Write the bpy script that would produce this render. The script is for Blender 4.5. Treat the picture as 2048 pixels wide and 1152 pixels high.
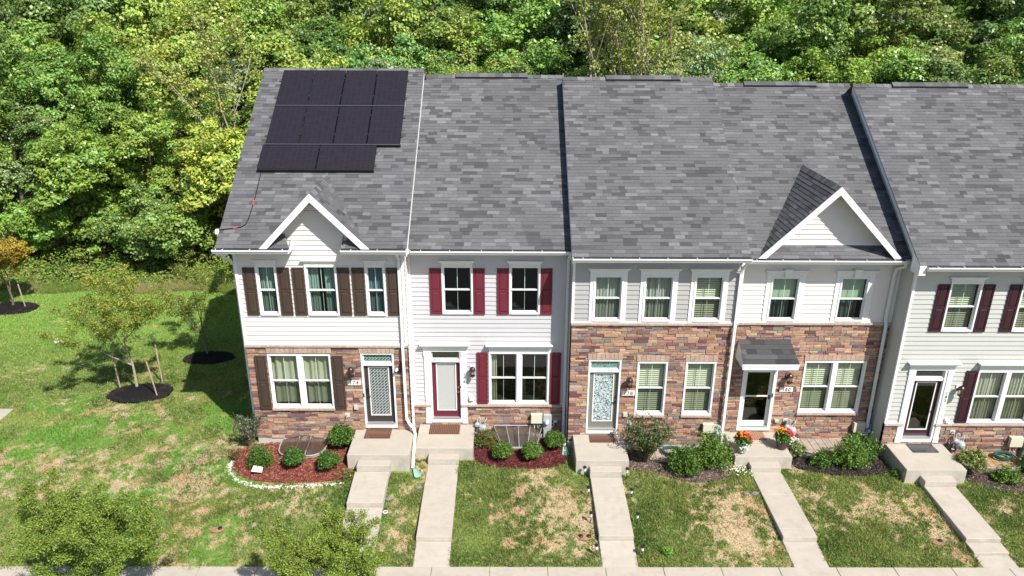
import bpy, math, random
import numpy as np
from mathutils import Vector, Matrix, noise as mnoise
S=bpy.context.scene
for o in list(bpy.data.objects): bpy.data.objects.remove(o)
# ---------------- camera, sky, sun, exposure ----------------
CAM=(2.5045,-21.658,12.962); PITCH=.365932; YAW=.0043057; ROLL=.0045067; FPX=1500.0
_f=Vector((math.sin(YAW)*math.cos(PITCH),math.cos(YAW)*math.cos(PITCH),-math.sin(PITCH)))
_r=Vector((math.cos(YAW),-math.sin(YAW),0)); _u=_r.cross(_f)
_r2=math.cos(ROLL)*_r+math.sin(ROLL)*_u; _u2=-math.sin(ROLL)*_r+math.cos(ROLL)*_u
cd=bpy.data.cameras.new('camera'); cam=bpy.data.objects.new('camera',cd); S.collection.objects.link(cam)
M3=Matrix((_r2,_u2,-_f)).transposed(); cam.matrix_world=Matrix.Translation(CAM)@M3.to_4x4()
cd.sensor_width=36; cd.lens=36*FPX/2048; cd.clip_start=.1; cd.clip_end=800
S.camera=cam
LIGHT=Vector((-.54,.63,-1.0)).normalized()
W=bpy.data.worlds.new('World'); S.world=W; W.use_nodes=True
nt=W.node_tree; bg=nt.nodes['Background']; sky=nt.nodes.new('ShaderNodeTexSky'); sky.sky_type='NISHITA'; sky.sun_disc=False
sky.sun_elevation=math.radians(50.3); sky.sun_rotation=math.radians(139.4); sky.air_density=1.0; sky.dust_density=1.0
nt.links.new(sky.outputs[0],bg.inputs[0]); bg.inputs[1].default_value=.09
sd=bpy.data.lights.new('sun','SUN'); sd.energy=5.0; sd.angle=math.radians(.5); sd.color=(1,.955,.89)
so=bpy.data.objects.new('sun',sd); S.collection.objects.link(so); so.rotation_euler=LIGHT.to_track_quat('-Z','Y').to_euler(); so.location=(20,-25,35)
S.view_settings.view_transform='Standard'; S.view_settings.look='None'; S.view_settings.gamma=1; S.view_settings.exposure=.69
S.view_settings.use_curve_mapping=False
S.cycles.max_bounces=6; S.cycles.transparent_max_bounces=16; S.cycles.diffuse_bounces=3; S.cycles.glossy_bounces=3
S.render.engine='CYCLES'
R=random.Random(7); NR=np.random.RandomState(11)
COL=S.collection
# ---------------- materials ----------------
MC={}
def mat(name,col=(.5,.5,.5),rough=.6,spec=.4,var=0,vs=8,bump=0,bs=40,attr=False,metal=0,ocol=False,transl=0,bd=.01,streak=0,dirt=None):
    if name in MC: return MC[name]
    m=bpy.data.materials.new(name); m.use_nodes=True; t=m.node_tree; N=t.nodes; L=t.links
    b=N['Principled BSDF']; b.inputs['Roughness'].default_value=rough; b.inputs['Specular IOR Level'].default_value=spec; b.inputs['Metallic'].default_value=metal
    rgb=N.new('ShaderNodeRGB'); rgb.outputs[0].default_value=(*col,1); out=rgb.outputs[0]
    tc=N.new('ShaderNodeTexCoord')
    def mul(a,bb,kind='MULTIPLY',fac=1):
        x=N.new('ShaderNodeMix'); x.data_type='RGBA'; x.blend_type=kind; x.inputs[0].default_value=fac
        L.new(a,x.inputs[6]); L.new(bb,x.inputs[7]); return x.outputs[2]
    if attr:
        a=N.new('ShaderNodeAttribute'); a.attribute_name='col'; out=mul(out,a.outputs[0])
    if ocol:
        a=N.new('ShaderNodeObjectInfo'); out=mul(out,a.outputs['Color'])
    if var:
        n=N.new('ShaderNodeTexNoise'); n.inputs['Scale'].default_value=vs; n.inputs['Detail'].default_value=6; n.inputs['Roughness'].default_value=.65
        L.new(tc.outputs['Object'],n.inputs['Vector'])
        r=N.new('ShaderNodeMapRange'); r.inputs[1].default_value=.3; r.inputs[2].default_value=.7; r.inputs[3].default_value=1-var; r.inputs[4].default_value=1+var
        L.new(n.outputs[0],r.inputs[0]); c=N.new('ShaderNodeCombineColor')
        for i in range(3): L.new(r.outputs[0],c.inputs[i])
        out=mul(out,c.outputs[0])
    if dirt:
        n=N.new('ShaderNodeTexNoise'); n.inputs['Scale'].default_value=dirt[1]; n.inputs['Detail'].default_value=8
        L.new(tc.outputs['Object'],n.inputs['Vector'])
        r=N.new('ShaderNodeMapRange'); r.inputs[1].default_value=.5; r.inputs[2].default_value=.75
        L.new(n.outputs[0],r.inputs[0]); x=N.new('ShaderNodeMix'); x.data_type='RGBA'
        mm=N.new('ShaderNodeMath'); mm.operation='MULTIPLY'; mm.inputs[1].default_value=dirt[2]; L.new(r.outputs[0],mm.inputs[0]); L.new(mm.outputs[0],x.inputs[0])
        L.new(out,x.inputs[6]); x.inputs[7].default_value=(*dirt[0],1); out=x.outputs[2]
    L.new(out,b.inputs['Base Color'])
    if bump:
        n=N.new('ShaderNodeTexNoise'); n.inputs['Scale'].default_value=bs; n.inputs['Detail'].default_value=5; L.new(tc.outputs['Object'],n.inputs['Vector'])
        bp=N.new('ShaderNodeBump'); bp.inputs['Strength'].default_value=bump; bp.inputs['Distance'].default_value=bd; L.new(n.outputs[0],bp.inputs['Height']); L.new(bp.outputs[0],b.inputs['Normal'])
    if transl:
        tr=N.new('ShaderNodeBsdfTranslucent'); L.new(mul(out,out,'MIX',0),tr.inputs[0]); mx=N.new('ShaderNodeMixShader'); mx.inputs[0].default_value=transl
        L.new(b.outputs[0],mx.inputs[1]); L.new(tr.outputs[0],mx.inputs[2]); L.new(mx.outputs[0],N['Material Output'].inputs[0])
    MC[name]=m; return m
def glassmat(name,tint,refl=.08,rough=.0):
    if name in MC: return MC[name]
    m=bpy.data.materials.new(name); m.use_nodes=True; t=m.node_tree; N=t.nodes; L=t.links; N.remove(N['Principled BSDF'])
    tr=N.new('ShaderNodeBsdfTransparent'); tr.inputs[0].default_value=(*tint,1); g=N.new('ShaderNodeBsdfGlossy'); g.inputs['Roughness'].default_value=rough
    fr=N.new('ShaderNodeLayerWeight'); fr.inputs[0].default_value=.5
    pw=N.new('ShaderNodeMath'); pw.operation='POWER'; pw.inputs[1].default_value=4; L.new(fr.outputs['Facing'],pw.inputs[0])
    ad=N.new('ShaderNodeMath'); ad.operation='MULTIPLY_ADD'; ad.inputs[1].default_value=.6; ad.inputs[2].default_value=refl+.045; L.new(pw.outputs[0],ad.inputs[0])
    mx=N.new('ShaderNodeMixShader'); L.new(ad.outputs[0],mx.inputs[0]); L.new(tr.outputs[0],mx.inputs[1]); L.new(g.outputs[0],mx.inputs[2]); L.new(mx.outputs[0],N['Material Output'].inputs[0])
    MC[name]=m; return m
def patmat(name,kind,ca,cb,scale):
    if name in MC: return MC[name]
    m=bpy.data.materials.new(name); m.use_nodes=True; t=m.node_tree; N=t.nodes; L=t.links; b=N['Principled BSDF']; b.inputs['Roughness'].default_value=.25
    tc=N.new('ShaderNodeTexCoord'); x=N.new('ShaderNodeMix'); x.data_type='RGBA'; x.inputs[6].default_value=(*ca,1); x.inputs[7].default_value=(*cb,1)
    if kind=='swirl':
        v=N.new('ShaderNodeTexVoronoi'); v.feature='DISTANCE_TO_EDGE'; v.inputs['Scale'].default_value=scale; n=N.new('ShaderNodeTexNoise'); n.inputs['Scale'].default_value=9
        ad=N.new('ShaderNodeMix'); ad.data_type='RGBA'; ad.inputs[0].default_value=.18; L.new(tc.outputs['Object'],n.inputs[0]); L.new(tc.outputs['Object'],ad.inputs[6]); L.new(n.outputs[1],ad.inputs[7])
        L.new(ad.outputs[2],v.inputs[0]); r=N.new('ShaderNodeMath'); r.operation='LESS_THAN'; r.inputs[1].default_value=.07; L.new(v.outputs[0],r.inputs[0]); L.new(r.outputs[0],x.inputs[0])
    elif kind=='weave':
        mp=N.new('ShaderNodeMapping'); mp.inputs['Rotation'].default_value=(math.radians(90),0,0); L.new(tc.outputs['Object'],mp.inputs[0])
        mp2=N.new('ShaderNodeMapping'); mp2.inputs['Rotation'].default_value=(0,0,math.radians(45)); L.new(mp.outputs[0],mp2.inputs[0])
        br=N.new('ShaderNodeTexBrick'); br.inputs['Scale'].default_value=scale; br.inputs['Mortar Size'].default_value=.06; br.inputs['Brick Width'].default_value=1.0; br.inputs['Row Height'].default_value=.5
        br.inputs['Color1'].default_value=(*ca,1); br.inputs['Color2'].default_value=tuple(.55*q for q in ca)+(1,); br.inputs['Mortar'].default_value=(*cb,1)
        L.new(mp2.outputs[0],br.inputs[0]); L.new(br.outputs[0],b.inputs['Base Color']); MC[name]=m; return m
    elif kind=='frost':
        n=N.new('ShaderNodeTexNoise'); n.inputs['Scale'].default_value=scale; n.inputs['Detail'].default_value=3; L.new(tc.outputs['Object'],n.inputs[0]); L.new(n.outputs[0],x.inputs[0])
    elif kind=='stripe':
        w=N.new('ShaderNodeTexWave'); w.inputs['Scale'].default_value=scale; w.inputs['Distortion'].default_value=2; L.new(tc.outputs['Object'],w.inputs[0]); L.new(w.outputs[1],x.inputs[0]); b.inputs['Roughness'].default_value=.9
    L.new(x.outputs[2],b.inputs['Base Color']); MC[name]=m; return m
WHITE=mat('white_trim',(.70,.70,.69),.45,var=.03,vs=3)
SHING=mat('shingle',(1,1,1),.9,.2,attr=True,var=.16,vs=22,bump=.5,bs=160,bd=.004)
STONE=mat('ledge_stone',(1,1,1),.85,.25,attr=True,var=.22,vs=17,bump=.9,bs=45,bd=.014)
STONEBACK=mat('stone_joint',(.13,.105,.09),.95,.1)
CONC=mat('concrete',(.37,.33,.28),.85,.2,var=.07,vs=2.2,bump=.25,bs=90,bd=.003,dirt=((.29,.25,.20),4.3,.5))
CONCV=mat('concrete_riser',(.42,.385,.33),.9,.2,var=.12,vs=4,bump=.3,bs=60,bd=.004,dirt=((.27,.25,.21),2.3,.5))
BRONZE=mat('dark_bronze',(.05,.025,.03),.35,.5,metal=.4)
GREYP=mat('meter_grey',(.38,.40,.41),.45,.4,var=.05)
BEIGE=mat('utility_beige',(.60,.56,.42),.55,.3)
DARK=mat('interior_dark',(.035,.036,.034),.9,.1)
GUTIN=mat('gutter_dark',(.03,.03,.032),.8,.1)  # near-black colour given to the inner faces of the gutters
BLACK=mat('black_plastic',(.012,.012,.014),.4,.4)
BRASS=mat('brass',(.6,.42,.16),.3,metal=1)
PANE=glassmat('window_glass',(.87,.94,.90),.015)
PANEL=glassmat('screened_glass',(.60,.65,.60),.01)
DGLASS=glassmat('dark_glass',(.35,.4,.38),.05)
PLAST=glassmat('clear_plastic',(.62,.62,.57),.22,.35)
BARK=mat('bark',(.16,.12,.09),.9,.1,var=.3,vs=12,bump=.5,bs=30)
BARKL=mat('pale_bark',(.36,.30,.22),.9,.1,var=.3,vs=12,bump=.5,bs=30)
LEAF=mat('leaf',(1,1,1),.42,.5,attr=True,ocol=True,transl=.33)
# ---------------- mesh builder ----------------
def wloc(o):
    v=Vector((0,0,0))
    while o: v=v+o.location; o=o.parent
    return v
class MB:
    def __init__(s): s.v=[]; s.f=[]; s.c=[]; s.m=[]
    def quad(s,a,b,c,d,col=(1,1,1),m=0):
        n=len(s.v); s.v+=[a,b,c,d]; s.f.append((n,n+1,n+2,n+3)); s.c.append(col); s.m.append(m)
    def tri(s,a,b,c,col=(1,1,1),m=0):
        n=len(s.v); s.v+=[a,b,c]; s.f.append((n,n+1,n+2)); s.c.append(col); s.m.append(m)
    def poly(s,pts,col=(1,1,1),m=0):
        n=len(s.v); s.v+=list(pts); s.f.append(tuple(range(n,n+len(pts)))); s.c.append(col); s.m.append(m)
    def box(s,x0,x1,y0,y1,z0,z1,col=(1,1,1),m=0,mt=None):
        n=len(s.v); s.v+=[(x,y,z) for z in (z0,z1) for y in (y0,y1) for x in (x0,x1)]
        for i,q in enumerate(((0,2,3,1),(4,5,7,6),(0,1,5,4),(2,6,7,3),(0,4,6,2),(1,3,7,5))):
            s.f.append(tuple(n+k for k in q)); s.c.append(col); s.m.append(mt if (mt is not None and i==1) else m)
    def hexa(s,p,col=(1,1,1),m=0):   # 8 points, bottom 0-3 ccw, top 4-7 ccw
        n=len(s.v); s.v+=list(p)
        for q in ((3,2,1,0),(4,5,6,7),(0,1,5,4),(1,2,6,5),(2,3,7,6),(3,0,4,7)): s.f.append(tuple(n+k for k in q)); s.c.append(col); s.m.append(m)
    def tube(s,pts,rad,seg=6,col=(1,1,1),m=0,cap=True):
        pts=[Vector(p) for p in pts]
        if not isinstance(rad,(list,tuple)): rad=[rad]*len(pts)
        rings=[]; up=None
        for i,p in enumerate(pts):
            d=(pts[min(i+1,len(pts)-1)]-pts[max(i-1,0)]); d=d.normalized() if d.length>0 else Vector((0,0,1))
            a=(up if up is not None else (Vector((0,0,1)) if abs(d.z)<.9 else Vector((1,0,0))))
            a=(a-d*a.dot(d)); a=a.normalized() if a.length>1e-6 else d.orthogonal().normalized(); up=a; b=d.cross(a)
            n=len(s.v); 
            for k in range(seg):
                t=2*math.pi*(k+.5)/seg; s.v.append(tuple(p+(a*math.cos(t)+b*math.sin(t))*rad[i]))
            rings.append(n)
        for i in range(len(pts)-1):
            for k in range(seg):
                k2=(k+1)%seg; s.f.append((rings[i]+k,rings[i]+k2,rings[i+1]+k2,rings[i+1]+k)); s.c.append(col); s.m.append(m)
        if cap:
            s.f.append(tuple(rings[0]+k for k in reversed(range(seg)))); s.c.append(col); s.m.append(m)
            s.f.append(tuple(rings[-1]+k for k in range(seg))); s.c.append(col); s.m.append(m)
    def lathe(s,c,prof,seg=16,col=(1,1,1),m=0,axis='z'):
        n=len(s.v); P=len(prof)
        for r,z in prof:
            for k in range(seg):
                t=2*math.pi*k/seg
                if axis=='z': s.v.append((c[0]+r*math.cos(t),c[1]+r*math.sin(t),c[2]+z))
                else: s.v.append((c[0]+r*math.cos(t),c[1]-z,c[2]+r*math.sin(t)))
        for i in range(P-1):
            for k in range(seg):
                k2=(k+1)%seg; s.f.append((n+i*seg+k,n+i*seg+k2,n+(i+1)*seg+k2,n+(i+1)*seg+k)); s.c.append(col); s.m.append(m)
    def bar(s,pts,w,h,col=(1,1,1),m=0):  # rectangular tube, width along x
        s.tube(pts,max(w,h)*.707,4,col,m)
    def build(s,name,mats,parent=None,smooth=False,label=None,uv=None):
        off=wloc(parent); me=bpy.data.meshes.new(name)
        V=np.array(s.v,dtype=np.float64).reshape(-1,3)-np.array(off)
        me.from_pydata(V.tolist() if len(V)<200000 else V,[],s.f); 
        if not isinstance(mats,(list,tuple)): mats=[mats]
        for q in mats: me.materials.append(q)
        if any(s.m): me.polygons.foreach_set('material_index',s.m)
        if any(c!=(1,1,1) for c in s.c):
            at=me.attributes.new('col','FLOAT_COLOR','FACE'); A=np.ones((len(s.f),4)); A[:,:3]=np.array(s.c); at.data.foreach_set('color',A.ravel())
        elif any(q and q.node_tree and any(nn.type=='ATTRIBUTE' for nn in q.node_tree.nodes) for q in mats):
            at=me.attributes.new('col','FLOAT_COLOR','FACE'); at.data.foreach_set('color',np.ones(len(s.f)*4))
        if smooth: me.polygons.foreach_set('use_smooth',[True]*len(me.polygons))
        me.update(); o=bpy.data.objects.new(name,me); COL.objects.link(o)
        if parent: o.parent=parent
        if label: o['label']=label
        return o
def tag(o,label=None,cat=None,group=None,kind=None):
    if label: o['label']=label
    if cat: o['category']=cat
    if group: o['group']=group
    if kind: o['kind']=kind
    return o
def thing(name,loc,label,cat,group=None):
    o=bpy.data.objects.new(name,None); COL.objects.link(o); o.location=loc; o.empty_display_size=.2; return tag(o,label,cat,group)
def copy_tree(o,parent=None):
    c=o.copy(); COL.objects.link(c); c.parent=parent
    for ch in list(o.children): copy_tree(ch,c)
    return c
def sub_int(a,b,cuts):
    iv=[(a,b)]
    for c,d in cuts:
        nv=[]
        for p,q in iv:
            if d<=p or c>=q: nv.append((p,q)); continue
            if c>p: nv.append((p,c))
            if d<q: nv.append((d,q))
        iv=nv
    return [(p,q) for p,q in iv if q-p>.004]
# ---------------- surfaces ----------------
COURSE=.152
def siding(mb,x0,x1,z0,z1,y,holes=(),zref=0):
    """lapped boards on a front wall at y; x0/x1 may be functions of z"""
    f0=x0 if callable(x0) else (lambda z:x0); f1=x1 if callable(x1) else (lambda z:x1)
    k=math.floor((z0-zref)/COURSE); 
    while zref+k*COURSE<z1-1e-4:
        ca=zref+k*COURSE; cb=ca+COURSE; k+=1
        br=sorted({max(ca,z0),min(cb,z1),*[h for H in holes for h in H[2:4] if max(ca,z0)<h<min(cb,z1)]})
        yo=lambda z: y-.020*(1-(z-ca)/COURSE)
        for a,b in zip(br,br[1:]):
            if b-a<1e-4: continue
            mid=(a+b)/2; cuts=[(H[0],H[1]) for H in holes if H[2]<mid<H[3]]
            lo,hi=min(f0(a),f0(b)),max(f1(a),f1(b))
            if cuts or (f0(a)==f0(b) and f1(a)==f1(b)):
                for p,q in sub_int(lo,hi,cuts):
                    mb.quad((p,yo(a),a),(q,yo(a),a),(q,yo(b),b),(p,yo(b),b))
                    if a==ca: mb.quad((p,y,a),(q,y,a),(q,yo(a),a),(p,yo(a),a))
            else:
                mb.quad((f0(a),yo(a),a),(f1(a),yo(a),a),(f1(b),yo(b),b),(f0(b),yo(b),b))
                if a==ca: mb.quad((f0(a),y,a),(f1(a),y,a),(f1(a),yo(a),a),(f0(a),yo(a),a))
def side_siding(mb,x,y0,y1,z0,z1,sgn,zref=0):
    k=math.floor((z0-zref)/COURSE)
    while zref+k*COURSE<z1-1e-4:
        ca=zref+k*COURSE; cb=min(ca+COURSE,z1); a=max(ca,z0); k+=1
        xo=x+sgn*.016
        mb.quad((xo,y0,a),(xo,y1,a),(x,y1,cb),(x,y0,cb)); mb.quad((x,y0,a),(x,y1,a),(xo,y1,a),(xo,y0,a))
PAL=[((.36,.225,.155),30),((.41,.27,.185),18),((.31,.19,.13),18),((.235,.185,.155),13),((.155,.08,.082),15),((.235,.13,.115),13),((.185,.17,.155),8),((.42,.32,.24),3),((.30,.155,.115),7)]
PW=[w for _,w in PAL]; PC=[c for c,_ in PAL]
def stone(mb,x0,x1,z0,z1,y,holes=()):
    zs=sorted({z0,z1,*[h for H in holes for h in H[2:4] if z0<h<z1]}); rows=[]
    for a,b in zip(zs,zs[1:]):
        n=max(1,round((b-a)/.088)); w=[R.uniform(.65,1.4) for _ in range(n)]; t=sum(w); z=a
        for q in w: rows.append((z,z+q*(b-a)/t)); z+=q*(b-a)/t
    for za,zb in rows:
        mid=(za+zb)/2
        for p,q in sub_int(x0,x1,[(H[0],H[1]) for H in holes if H[2]<mid<H[3]]):
            mb.quad((p,y-.001,za),(q,y-.001,za),(q,y-.001,zb),(p,y-.001,zb),(1,1,1),1)
            x=p
            while x<q-1e-4:
                l=R.uniform(.13,.46); 
                if q-x-l<.1: l=q-x
                c=R.choices(PC,PW)[0]; s=R.uniform(.84,1.18); c=tuple(max(.02,k*s*R.uniform(.95,1.05)) for k in c)
                pr=R.uniform(.014,.042); g=.004; ch=.008
                e=[pr+R.uniform(-.007,.007) for _ in range(4)]
                A=(x+g,za+g),(x+l-g,za+g),(x+l-g,zb-g),(x+g,zb-g)
                B=(x+g+ch,za+g+ch*.7),(x+l-g-ch,za+g+ch*.7),(x+l-g-ch,zb-g-ch*.6),(x+g+ch,zb-g-ch*.6)
                for i in range(4):
                    j=(i+1)%4
                    mb.quad((A[i][0],y,A[i][1]),(A[j][0],y,A[j][1]),(A[j][0],y-e[j]+.006,A[j][1]),(A[i][0],y-e[i]+.006,A[i][1]),c)
                    mb.quad((A[i][0],y-e[i]+.006,A[i][1]),(A[j][0],y-e[j]+.006,A[j][1]),(B[j][0],y-e[j],B[j][1]),(B[i][0],y-e[i],B[i][1]),c)
                mb.tri((B[0][0],y-e[0],B[0][1]),(B[1][0],y-e[1],B[1][1]),(B[2][0],y-e[2],B[2][1]),c); mb.tri((B[0][0],y-e[0],B[0][1]),(B[2][0],y-e[2],B[2][1]),(B[3][0],y-e[3],B[3][1]),c)
                x+=l
def soldier(mb,x0,x1,z0,z1,y):
    n=round((x1-x0)/.145); w=(x1-x0)/n
    for i in range(n):
        s=R.uniform(.88,1.12); c=(.40*s,.285*s,.225*s); k=R.uniform(0,.006)
        mb.box(x0+i*w+.004,x0+(i+1)*w-.004,y-.045-k,y+.002,z0,z1+R.uniform(-.008,.006),c)
def shingles(mb,P0,U,V,Nn,iv,length,course=.136,tab=.31,tone=1.0,lift=.007):
    """P0 corner; U along courses; V up-slope; iv(v)-> list of (a,b) intervals"""
    P0,U,V,Nn=map(Vector,(P0,U,V,Nn)); n=int(math.ceil(length/course))
    for k in range(n):
        v0=k*course; v1=min(v0+course,length); a0=iv(v0); a1=iv(v1)
        for (p0,q0),(p1,q1) in zip(a0,a1):
            u=min(p0,p1)-R.uniform(0,tab); hi=max(q0,q1)
            while u<hi:
                w=R.uniform(.6,1.5)*tab; r=R.random(); u2=u+w
                if r<.20: b=R.uniform(.055,.076)
                elif r<.33: b=R.uniform(.118,.142)
                else: b=R.uniform(.092,.106)
                q_=P0+U*u+V*v0; b*=tone*1.02*(1+.16*mnoise.noise(q_*.7)+.10*mnoise.noise(Vector((q_.x*2.2,q_.y*.5,3)))); c=(b*.99,b*.99,b*1.045)
                l=lift+(R.uniform(0,.006) if r>.36 else R.uniform(0,.003))
                f=lambda a,b_: (min(max(a,p0),q0),min(max(b_,p0),q0)); g=lambda a,b_:(min(max(a,p1),q1),min(max(b_,p1),q1))
                (a,b2)=f(u,u2); (cc,d)=g(u,u2); u=u2
                if b2-a<1e-4 and d-cc<1e-4: continue
                A=P0+U*a+V*v0; B=P0+U*b2+V*v0; C=P0+U*d+V*v1; D=P0+U*cc+V*v1
                mb.quad(tuple(A+Nn*l),tuple(B+Nn*l),tuple(C+Nn*.001),tuple(D+Nn*.001),c)
                mb.quad(tuple(A),tuple(B),tuple(B+Nn*l),tuple(A+Nn*l),tuple(.7*q for q in c))
M=.70; SL=math.sqrt(1+M*M); VN=(0,1/SL,M/SL); NN=(0,-M/SL,1/SL)
def zroof(h,y): return 6.05+h['z']+M*(y-(h['y']-.45))
_txt={}
def text_part(s,size,x,y,z,parent,m,name='house_number',spacing=1.0):
    c=bpy.data.curves.new('t','FONT'); c.body=s; c.size=size; c.extrude=.004; c.align_x='CENTER'; c.align_y='CENTER'; c.space_character=spacing; c.space_line=.95
    o=bpy.data.objects.new('t',c); COL.objects.link(o); bpy.context.view_layer.update()
    me=bpy.data.meshes.new_from_object(o.evaluated_get(bpy.context.evaluated_depsgraph_get())); bpy.data.objects.remove(o)
    me.transform(Matrix.Rotation(math.pi/2,4,'X')); me.transform(Matrix.Translation(Vector((x,y,z))-wloc(parent))); me.materials.clear(); me.materials.append(m); me.name=name
    p=bpy.data.objects.new(name,me); COL.objects.link(p); p.parent=parent; return p
# ---------------- house parts ----------------
CURT={'teal':(.27,.38,.34),'blue':(.17,.27,.33),'pale':(.44,.46,.41),'green':(.46,.46,.35),'cream':(.52,.51,.41),'shade':(.44,.54,.42),'grey':(.18,.23,.21)}
def curtain(par,x0,x1,z0,z1,y,key,folds=9,amp=.018,sag=0):
    m=mat('curtain_'+key,CURT[key],.85,.1,transl=.25); mb=MB(); n=folds*6; ph=R.uniform(0,6); ws=[R.uniform(.6,1.5) for _ in range(folds+2)]
    def yy(t): 
        k=t*folds; return y+amp*math.sin(2*math.pi*k*.9+ph)*ws[int(k)]+amp*.4*math.sin(17*t+ph)
    for i in range(n):
        a=i/n; b=(i+1)/n; xa=x0+(x1-x0)*a; xb=x0+(x1-x0)*b
        za=z0+sag*math.sin(3*math.pi*a+ph)*.5; zb=z0+sag*math.sin(3*math.pi*b+ph)*.5
        mb.quad((xa,yy(a),za),(xb,yy(b),zb),(xb,yy(b),z1),(xa,yy(a),z1))
    return mb.build('curtain',m,par,smooth=True)
def blinds(par,x0,x1,z0,z1,y,tone=(.50,.50,.37)):
    m=mat('blind_slat_%d'%int(tone[2]*100),tone,.6,.3,transl=.1); mb=MB(); z=z0
    while z<z1:
        mb.hexa([(x0,y-.022,z-.024),(x1,y-.022,z-.024),(x1,y+.012,z+.022),(x0,y+.012,z+.022),(x0,y-.022,z-.020),(x1,y-.022,z-.020),(x1,y+.012,z+.026),(x0,y+.012,z+.026)]); z+=.072
    for x in (x0+(x1-x0)*.33,):
        mb.box(x-.004,x+.004,y-.026,y-.020,z0,z1)
    return mb.build('blinds',m,par)
def window(h,x0,x1,z0,z1,cover='dark',wide=0,double=False,head=None,sill=None):
    """frame outer rect x0..x1 z0..z1 (world z); wide = extra flat casing inside the rect"""
    y=h['y']; mb=MB(); fw=.052
    root_mb=mb
    ox0,ox1,oz0,oz1=x0,x1,z0,z1
    if wide:
        mb.box(x0,x0+wide,y-.035,y+.02,z0,z1); mb.box(x1-wide,x1,y-.035,y+.02,z0,z1); mb.box(x0+wide,x1-wide,y-.033,y+.02,z1-.05,z1); mb.box(x0+wide,x1-wide,y-.033,y+.02,z0,z0+.05)
        x0+=wide; x1-=wide; z0+=.05; z1-=.05
    # outer vinyl frame
    mb.box(x0,x0+fw,y-.050,y+.09,z0,z1); mb.box(x1-fw,x1,y-.050,y+.09,z0,z1); mb.box(x0+fw,x1-fw,y-.048,y+.09,z1-fw,z1); mb.box(x0+fw,x1-fw,y-.060,y+.09,z0,z0+fw)
    cells=[(x0+fw,x1-fw)]
    if double:
        c=(x0+x1)/2; mb.box(c-.075,c+.075,y-.046,y+.088,z0+fw,z1-fw); cells=[(x0+fw,c-.075),(c+.075,x1-fw)]
    w=mb.build('window',WHITE,h['root'])
    zm=(z0+z1)/2+.0
    cov=MB()
    for i,(a,b) in enumerate(cells):
        s=MB(); e=.032
        # upper sash (outer), lower sash (inner)
        for (s0,s1,yy) in ((zm-.02,z1-fw,y+.005),(z0+fw,zm+.02,y+.04)):
            s.box(a,a+e,yy,yy+.034,s0,s1); s.box(b-e,b,yy,yy+.034,s0,s1); s.box(a+e,b-e,yy+.001,yy+.033,s0,s0+e+.006); s.box(a+e,b-e,yy+.001,yy+.033,s1-e,s1)
            s.box((a+b)/2-.008,(a+b)/2+.008,yy+.019,yy+.027,s0+e,s1-e)
        sh=s.build('sash',WHITE,w)
        p=MB(); p.quad((a+e,y+.02,zm+.016),(b-e,y+.02,zm+.016),(b-e,y+.02,z1-fw-e),(a+e,y+.02,z1-fw-e)); p.build('pane',PANE,w)
        p=MB(); p.quad((a+e,y+.054,z0+fw+e),(b-e,y+.054,z0+fw+e),(b-e,y+.054,zm-.012),(a+e,y+.054,zm-.012)); p.build('pane',PANEL,w)
        # room behind
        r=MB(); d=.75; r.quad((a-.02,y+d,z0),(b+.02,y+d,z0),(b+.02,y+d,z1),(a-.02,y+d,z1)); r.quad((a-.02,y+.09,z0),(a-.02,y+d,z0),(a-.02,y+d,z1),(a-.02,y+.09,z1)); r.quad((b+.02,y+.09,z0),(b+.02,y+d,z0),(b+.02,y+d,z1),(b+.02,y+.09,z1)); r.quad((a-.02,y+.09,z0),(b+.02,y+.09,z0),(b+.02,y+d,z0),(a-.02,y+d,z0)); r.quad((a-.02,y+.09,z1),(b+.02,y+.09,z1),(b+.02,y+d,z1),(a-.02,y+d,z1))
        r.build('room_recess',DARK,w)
        yc=y+.15; ia,ib=a+.005,b-.005; cv=cover if isinstance(cover,str) else cover[i]
        if cv.startswith('curt:'): curtain(w,ia,ib,z0+.04,z1-.05,yc,cv[5:])
        elif cv.startswith('valance:'):
            curtain(w,ia,ib,zm-.03,z1-.13,yc-.02,cv[8:],4,.03,.03); curtain(w,ia+.02,ib-.02,z0+.09,zm-.10,yc+.03,cv[8:],4,.02,.02)
        elif cv.startswith('part:'): 
            curtain(w,ia,ia+(ib-ia)*.36,z0+.02,z1-.05,yc,cv[5:],4); curtain(w,ia+(ib-ia)*.55,ib,z0+.02,z1-.05,yc+.04,cv[5:],5)
        elif cv.startswith('edge:'): curtain(w,ia,ia+.2,z0+.0,z1-.05,yc,cv[5:],3)
        elif cv=='blinds': blinds(w,ia+.02,ib-.02,z0+.05,z1-.06,yc)
        elif cv=='shade':
            q=MB(); q.box(ia+.01,ib-.01,yc,yc+.006,zm-.02,z1-.05); q.build('roller_shade',mat('shade_cloth',CURT['shade'],.8,.1,transl=.3),w)
            curtain(w,ia+.05,ib-.12,z0+.04,zm-.12,yc+.06,'grey',5,.04)
    if head:  # flared cornice above a window
        hb=MB(); b0,b1,zz=ox0,ox1,oz1; H=.175; e=.075
        hb.hexa([(b0,y-.035,zz),(b1,y-.035,zz),(b1,y+.0,zz),(b0,y+.0,zz),(b0-.005,y-.045,zz+.07),(b1+.005,y-.045,zz+.07),(b1+.005,y,zz+.07),(b0-.005,y,zz+.07)])
        hb.hexa([(b0-.006,y-.046,zz+.07),(b1+.006,y-.046,zz+.07),(b1+.006,y,zz+.07),(b0-.006,y,zz+.07),(b0-e,y-.11,zz+H-.022),(b1+e,y-.11,zz+H-.022),(b1+e,y,zz+H-.022),(b0-e,y,zz+H-.022)])
        hb.box(b0-e-.006,b1+e+.006,y-.118,y,zz+H-.022,zz+H)
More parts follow.
